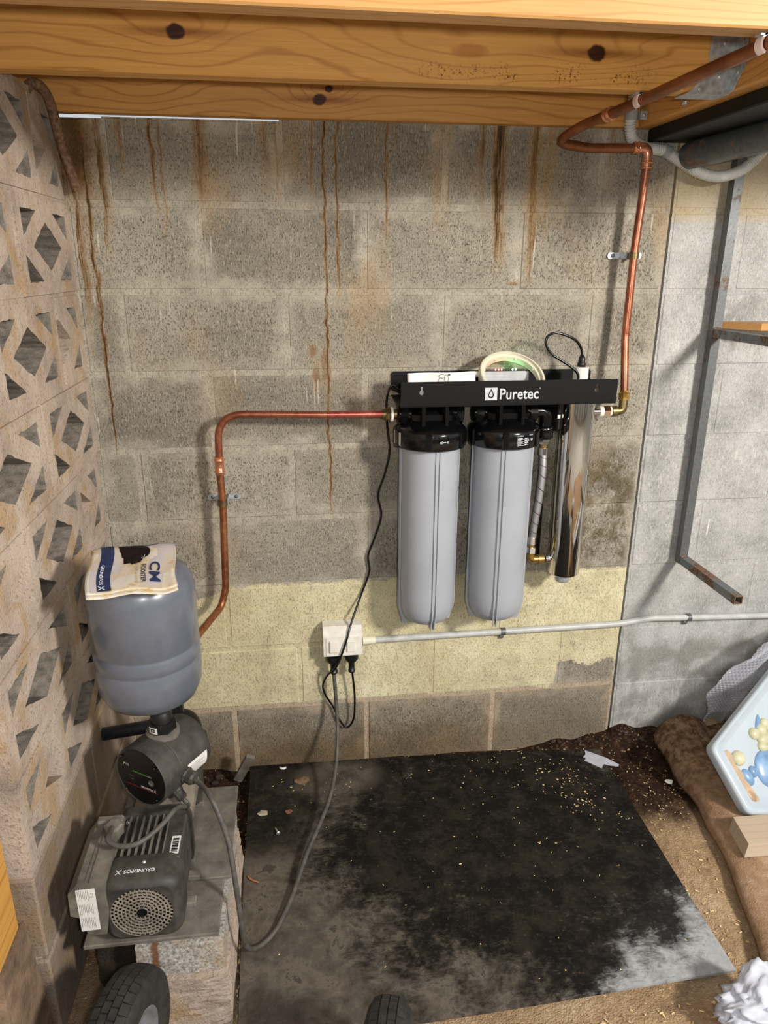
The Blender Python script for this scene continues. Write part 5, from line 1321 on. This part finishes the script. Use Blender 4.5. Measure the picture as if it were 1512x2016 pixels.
# white plaque with moulded fruit
TD, T1, T2 = Vector((.169, -.473, .070)), Vector((.98749, .02427, -.15582)), Vector((.09784, .68061, .72609))
tmap = plane_map(TD, T1, T2)
tr = thing('fruit_tray', 'white many-sided tray with moulded yellow and blue fruit leaning behind the timber offcut', 'tray', TD)
op = [(0, 0), (.20, 0), (.47, .12), (.47, .42), (.33, .545), (-.079, .169)]
def roundpoly(lp, r, k=5):
    o = []
    n_ = len(lp)
    for i in range(n_):
        P = Vector(lp[i]); a = (Vector(lp[i - 1]) - P); b = (Vector(lp[(i + 1) % n_]) - P)
        a.normalize(); b.normalize()
        for j in range(k + 1):
            q = j / k; p_ = (P + a * r) * (1 - q) ** 2 + P * 2 * q * (1 - q) + (P + b * r) * q * q; o.append((p_.x, p_.y))
    return o
cxy = Vector((.17, .215))
def inset(lp, f): return [tuple(cxy + (Vector(q) - cxy) * f) for q in lp]
R0 = roundpoly(op, .018); mb = MB(); kk = len(R0)
lev = [(inset(R0, 1.0), -.010), (inset(R0, 1.0), .010), (inset(R0, .985), .017), (inset(R0, .93), .017), (inset(R0, .90), .011), (inset(R0, .80), .004), (inset(R0, .77), .002)]
vs = [tmap(q[0], q[1], h) for lp, h in lev for q in lp]; fs = []
for i in range(len(lev) - 1):
    for j in range(kk): fs.append((i * kk + j, i * kk + (j + 1) % kk, (i + 1) * kk + (j + 1) % kk, (i + 1) * kk + j))
mb.add(vs, fs, True)
mb.prism(lev[-1][0], [], .004, lambda x, y, h: tmap(x, y, h - .002)); mb.prism(R0, [], .003, lambda x, y, h: tmap(x, y, h - .012))
mb.build('tray_body', M['tray'], tr)
def relief(name, u, v, ru, rv, m, h=.006, rot=0.0, parent=tr):
    mb = MB(); c_, s_ = math.cos(rot), math.sin(rot); n_, m_ = 20, 7; vs = []; fs = []
    for i in range(m_ + 1):
        t = PI / 2 * i / m_
        for j in range(n_):
            a = 2 * PI * j / n_; x = ru * math.cos(t) * math.cos(a); y = rv * math.cos(t) * math.sin(a)
            vs.append(tmap(u + x * c_ - y * s_, v + x * s_ + y * c_, .002 + h * math.sin(t)))
    for i in range(m_):
        for j in range(n_): fs.append((i * n_ + j, i * n_ + (j + 1) % n_, (i + 1) * n_ + (j + 1) % n_, (i + 1) * n_ + j))
    return mb.add(vs, fs, True).build(name, m, parent)
relief('pear', .104, .122, .046, .052, M['fruit_blue'], .012)
relief('plum', .031, .097, .016, .024, M['fruit_blue'], .010, .5)
relief('plum', .050, .112, .013, .016, M['fruit_blue'], .010, .3)
relief('blue_stem', .093, .235, .008, .035, M['fruit_blue'], .006, -.25)
for u, v, r in ((.011, .146, .021), (.076, .214, .017), (.102, .227, .017), (.099, .200, .018), (.118, .181, .017), (.124, .208, .017), (.130, .235, .016), (.142, .190, .016), (.145, .218, .016), (.116, .245, .014), (.150, .165, .016), (.095, .180, .015), (.16, .24, .016)):
    relief('grape', u, v, r, r, M['fruit_yellow'], r * .75)
mb = MB()
mb.prism([(-.044, .160), (-.020, .166), (-.006, .150), (-.004, .128), (.022, .100), (.030, .076), (.052, .040), (.036, .022), (.020, .030), (-.006, .080), (-.014, .098), (-.030, .135)][::-1], [], .0035, lambda x, y, h: tmap(x, y, h + .0035)); mb.build('peel', M['fruit_tan'], tr, recalc=True)
relief('slice', .030, .048, .014, .024, plain('brown glaze', '#a3866a', .4), .007, .55)

# bubble film behind the tray
def film(u, v):
    L = [(.272, .085), (.262, .135), (.255, .195), (.268, .255), (.296, .325), (.36, .365), (.43, .405)]
    q = v * (len(L) - 1); i = min(int(q), len(L) - 2); f = q - i
    x0 = L[i][0] * (1 - f) + L[i + 1][0] * f; z = L[i][1] * (1 - f) + L[i + 1][1] * f
    z += .12 * u * (1 - v * .2) - .02 * u * u; x = x0 + .34 * u
    y = -.085 - .055 * math.sin(v * 2.4) * (1 - .4 * u) + .012 * math.sin(9 * u + 5 * v) + .010 * math.sin(17 * u - 11 * v) + .006 * math.sin(23 * v + 5 * u)
    return Vector((x, y, z))
def bub(u, v):
    p_ = film(u, v); a = u * 38; b = v * 40; a += .5 * (int(b) % 2)
    dx = (a % 1) - .5; dy = (b % 1) - .5; r2 = dx * dx + dy * dy
    return p_ + Vector((0, -.0050 * max(0, 1 - r2 / .19) ** .5, .001 * max(0, 1 - r2 / .19)))
mb = MB(); mb.grid(190, 200, bub); tag(mb.build('bubble_film', M['bubble']), 'crumpled clear bubble film standing against the wall behind the white tray', 'bubble wrap')

# timber offcut in front of the tray
mb = MB(); mb.prism([(.100, -.588), (.116, -.494), (.62, -.505), (.62, -.597)][::-1], [], .036, lambda x, y, h: Vector((x + .010 * (h / .036), y + .006 * (h / .036), .046 + h)))
tag(mb.build('timber_offcut', [M['timber_grey']], recalc=True), 'weathered timber offcut lying on the carpet in front of the white tray', 'timber')

# plastic bag
b = bmesh.new(); bmesh.ops.create_icosphere(b, subdivisions=5, radius=1.0)
from mathutils import noise as mn
for v in b.verts:
    p_ = v.co.copy()
    rid = 1 - abs(mn.noise(p_ * 2.1 + Vector((3, 1, 7)))) * 2; rid2 = 1 - abs(mn.noise(p_ * 4.7 + Vector((9, 2, 4)))) * 2
    f = .82 + .24 * max(0, rid) ** 3 + .10 * max(0, rid2) ** 3 + .14 * mn.noise(p_ * 1.3)
    v.co = Vector((-.075 + .115 * p_.x * f, -.968 + .060 * p_.y * f, .046 + .056 * p_.z * f))
    ear = max(0, 1 - ((p_.x + .15) / .32) ** 2) * max(0, p_.z - .25) * max(0, p_.y + .45)
    v.co += Vector((.012, .055, .030)) * ear
    v.co.z = max(v.co.z, .006 + .003 * mn.noise(p_ * 6))
me = bpy.data.meshes.new('plastic_bag'); b.to_mesh(me); b.free(); me.materials.append(M['bag'])
me.polygons.foreach_set('use_smooth', [True] * len(me.polygons))
bag = tag(link('plastic_bag', me), 'crumpled white plastic bag at the front right corner of the stained sheet', 'bag')

# stained sheet on the floor
b = bmesh.new(); pts = [(-1.150, -.872), (-.85, -.875), (-.55, -.865), (-.25, -.852), (-.075, -.845), (-.073, -.6), (-.068, -.3), (-.062, -.075), (-.20, -.060), (-.5, -.045), (-.8, -.030), (-1.162, -.022), (-1.160, -.45)]
mb = MB(); mb.prism(pts, [], .006, lambda x, y, h: Vector((x, y, -.001 + h))); b.free()
tag(mb.build('floor_sheet', M['sheet']), 'large grey sheet with black stains lying on the floor in front of the filters', 'floor sheet')

# grey card strip, scraps, screws
mb = MB(); mb.prism([(-.112, -.078), (-.060, -.122), (-.034, -.158), (-.040, -.166), (-.068, -.156), (-.078, -.149), (-.083, -.152), (-.094, -.168), (-.133, -.124), (-.124, -.118), (-.130, -.108), (-.118, -.098)], [], .0016, lambda x, y, h: Vector((x, y, .0065 + h + .05 * max(0, x + .09) * .2)))
tag(mb.build('card_strip', M['strip'], recalc=True), 'torn grey card strip on the floor sheet near the right wall', 'card')
def screw(name, label, p_, d_, L, m):
    t = thing(name, label, 'screw', p_); P = Vector(p_); D = Vector(d_).normalized()
    mb = MB(); mb.lathe([(0, 0), (.0062, 0), (.0062, .0014), (.0042, .003), (0, .003)], P, D, 14); mb.build('head', m, t)
    mb = MB(); mb.lathe([(.0024, .002), (.0024, L * .8), (.0004, L)], P, D, 10); mb.build('shank', m, t)
screw('tek_screw', 'silver screw on the dark floor sheet beside the pump cable', (-1.074, -.320, .0105), (-.35, .9, .02), .026, M['zinc'])
mb = MB(); mb.tube([(-.698, -.142, .0075), (-.676, -.118, .0075)], .0016, 8); tag(mb.build('nail', M['steel_dark']), 'dark nail lying on the floor sheet under the left filter', 'nail')
def scrap(label, c, r, m, cat, name, seed):
    rn = random.Random(seed); k = 9
    lp = [(c[0] + r * (0.6 + .5 * rn.random()) * math.cos(2 * PI * i / k), c[1] + r * (0.5 + .4 * rn.random()) * math.sin(2 * PI * i / k)) for i in range(k)]
    mb = MB(); mb.prism(lp, [], .0016, lambda x, y, h: Vector((x, y, c[2] + h + .12 * (x - c[0]) ** 2 / r)))
    return tag(mb.build(name, m), label, cat)
scrap('pale dead leaf on the dark floor sheet beside the pedestal', (-1.117, -.232, .0055), .017, plain('pale leaf', '#a89a86', .85, 0, .3, 90), 'leaf', 'dead_leaf', 3)
scrap('brown dead leaf on the floor sheet under the power outlet', (-1.005, -.112, .0055), .024, M['leaf'], 'leaf', 'dead_leaf', 5)
scrap('small rust brown leaf between the pale leaf and the hanging pump cable', (-1.045, -.235, .0055), .013, plain('red leaf', '#7d5340', .85), 'leaf', 'dead_leaf', 8)
scrap('crumpled white plastic scrap on the dirt beside the carpet roll', (.083, -.247, .004), .014, M['paper'], 'scrap', 'plastic_scrap', 12)
mb = MB(); mb.tube(smooth_path([(-1.072, -.043, .008), (-1.068, -.052, .012), (-1.060, -.054, .012), (-1.054, -.046, .009)], 6), [.0015] + [.0035] * 17 + [.001], 8); tag(mb.build('plastic_curl', M['white']), 'white plastic curl at the back edge of the floor sheet', 'scrap')
mb = MB(); mb.tube(smooth_path([(-1.148, -.455, .008), (-1.138, -.470, .011), (-1.120, -.478, .009)], 5), .0024, 8); tag(mb.build('copper_offcut', M['copper_new']), 'short curved copper offcut beside the pedestal', 'offcut')

# loose wood shavings (uncountable)
rn = random.Random(4); mb = MB(); 
def flake(x, y, z, s):
    a = rn.random() * 6.28; L = s * (.6 + rn.random()); W = s * (.25 + .3 * rn.random()); ca, sa = math.cos(a), math.sin(a); tl = (rn.random() - .3) * .5
    vs = []
    for hx in (-.5, 0, .5):
        for wy in (-.5, .5):
            lx, ly = hx * L, wy * W
            vs.append((x + lx * ca - ly * sa, y + lx * sa + ly * ca, z + .0006 + abs(hx) * L * tl * .6 + (.0008 if wy > 0 else 0)))
    mb.add(vs, [(0, 2, 3, 1), (2, 4, 5, 3)])
for cx_, cy_, sp2, n_ in ((-.22, -.20, .06, 60), (-.21, -.30, .035, 45), (-.30, -.13, .07, 40), (-.45, -.10, .10, 40), (-.55, -.42, .30, 60), (-.13, -.38, .05, 20), (-.93, -.12, .08, 30), (-.35, -.42, .2, 40)):
    for _ in range(n_):
        x, y = rn.gauss(cx_, sp2), rn.gauss(cy_, sp2 * .7)
        if -1.14 < x < -.08 and -.84 < y < -.05: flake(x, y, .0052, .0042)
for _ in range(650):
    u = rn.random()
    if u < .35: x, y = rn.uniform(-.062, .10), -.95 + .85 * rn.random() ** 2.2
    elif u < .8: x, y = rn.uniform(-.75, .0), rn.uniform(-1.02, -.89)
    else: x, y = rn.uniform(-1.165, -1.15) , rn.uniform(-.85, -.1)
    if x > xe(y) - .01: continue
    flake(x, y, ground(x, y) + .002, .0065 if y < -.5 else .0045)
for _ in range(120):
    s_, t_ = rn.uniform(.1, .5), rn.uniform(.1, .75); q = carpet(s_, t_); flake(q.x, q.y, q.z + .001, .0055)
sv = mb.build('wood_shavings', M['shaving']); sv['kind'] = 'stuff'; tag(sv, 'pale wood shavings scattered over the floor sheet, dirt and carpet', 'wood shavings')
# rubble along the wall base
mb = MB()
for _ in range(90):
    x = rn.uniform(-.34, .16); y = rn.uniform(-.055, -.008) ; r = rn.uniform(.002, .0055)
    mb.sphere((x, y, ground(x, y) + r * .3), r, 5, 4, (1 + rn.random(), .8 + rn.random() * .6, .5 + rn.random() * .5))
for _ in range(60):
    x = rn.uniform(-1.48, -1.36) if rn.random() < .5 else rn.uniform(-1.46, -1.2); y = rn.uniform(-.98, -.83) if x < -1.35 else rn.uniform(-.30, -.04); r = rn.uniform(.004, .011)
    if abs(x + 1.336) < .09 and y < -.80: continue
    mb.sphere((x, y, ground(x, y) + r * .4), r, 6, 4, (1 + rn.random(), .8 + rn.random() * .6, .5 + rn.random() * .5))
ru = mb.build('rubble', plain('crumbs of mortar and earth', '#473729', .95, 0, .6, 30, .5, .004)); ru['kind'] = 'stuff'; tag(ru, 'loose crumbs of mortar and earth along the wall bases', 'rubble')

# trolley wheels at the bottom of the frame
def wheel(label, c, yaw):
    t = thing('trolley_wheel', label, 'wheel', (c[0], c[1], 0), 'trolley wheels')
    ax = Vector((math.cos(yaw), math.sin(yaw), 0)); Cc = Vector(c); Rt, W = .133, .040
    fw = Vector((-math.sin(yaw), math.cos(yaw), 0)); up = Vector((0, 0, 1))
    prof = [(.070, -.030), (.082, -.038), (.100, -.041), (.116, -.037), (.126, -.027), (.1295, -.014), (.1305, 0), (.1295, .014), (.126, .027), (.116, .037), (.100, .041), (.082, .038), (.070, .030)]
    mb = MB(); mb.lathe([(r, h) for r, h in prof], Cc, ax, 64); ty = mb.build('tyre', M['tyre'], t)
    mb = MB(); nb_ = 40
    for k_ in range(nb_):
        for row, (h0, h1) in enumerate(((-.031, -.0165), (-.0145, -.001), (.001, .0145), (.0165, .031))):
            a0 = 2 * PI * (k_ + .5 * (row % 2)) / nb_; a1 = a0 + 2 * PI / nb_ * .84; vs = []
            for a in (a0, (a0 + a1) / 2, a1):
                for h in (h0, h1):
                    rb = .1312 - .0052 * (abs(h) / .031) ** 3 * 1.3
                    d_ = fw * math.cos(a) + up * math.sin(a)
                    vs.append(Cc + ax * h + d_ * (rb - .004)); vs.append(Cc + ax * h * .97 + d_ * (rb + .0034))
            mb.add(vs, [(1, 3, 7, 5), (5, 7, 11, 9), (0, 1, 5, 4), (4, 5, 9, 8), (2, 6, 7, 3), (6, 10, 11, 7), (0, 2, 3, 1), (8, 9, 11, 10)])
    o = mb.build('tread_blocks', M['tyre'], ty, recalc=True); o['kind'] = 'stuff'
    mb = MB(); mb.lathe([(.072, -.032), (.066, -.033), (.062, -.028), (.056, -.012), (.028, -.008), (.026, -.034), (.010, -.036), (.010, .036), (.026, .034), (.028, .008), (.056, .012), (.062, .028), (.066, .033), (.072, .032)], Cc, ax, 40); mb.build('rim', M['rim'], t)
    mb = MB(); mb.cyl(Cc - ax * .05, Cc + ax * .05, .0095, 14); mb.build('axle_end', M['steel'], t)
wheel('left trolley wheel with grey rim and worn blocks at the bottom left of the photo', (-1.336, -.950, .134), -.24)
wheel('trolley wheel of which only the tread shows at the bottom middle of the photo', (-.882, -1.070, .134), -.24)

# timber post and footing at the left edge
mb = MB(); mb.box((-1.62, -.935, .325), (-1.522, -.838, 1.10), .004); tag(mb.build('timber_post', M['post']), 'yellow pine post standing at the left edge in front of the pierced wall', 'post')
mb = MB(); mb.add([(-1.66, -.98, .325), (-1.515, -.945, .325), (-1.515, -.83, .325), (-1.66, -.83, .325), (-1.70, -1.06, -.05), (-1.500, -.985, -.05), (-1.500, -.815, -.05), (-1.70, -.815, -.05)], [(0, 1, 2, 3), (0, 4, 5, 1), (1, 5, 6, 2), (2, 6, 7, 3), (3, 7, 4, 0), (4, 7, 6, 5)])
tag(mb.build('post_footing', plain('rough brown concrete', '#7d6752', .92, 0, .35, 26, .5, .004)), 'brown concrete footing under the pine post', 'footing')
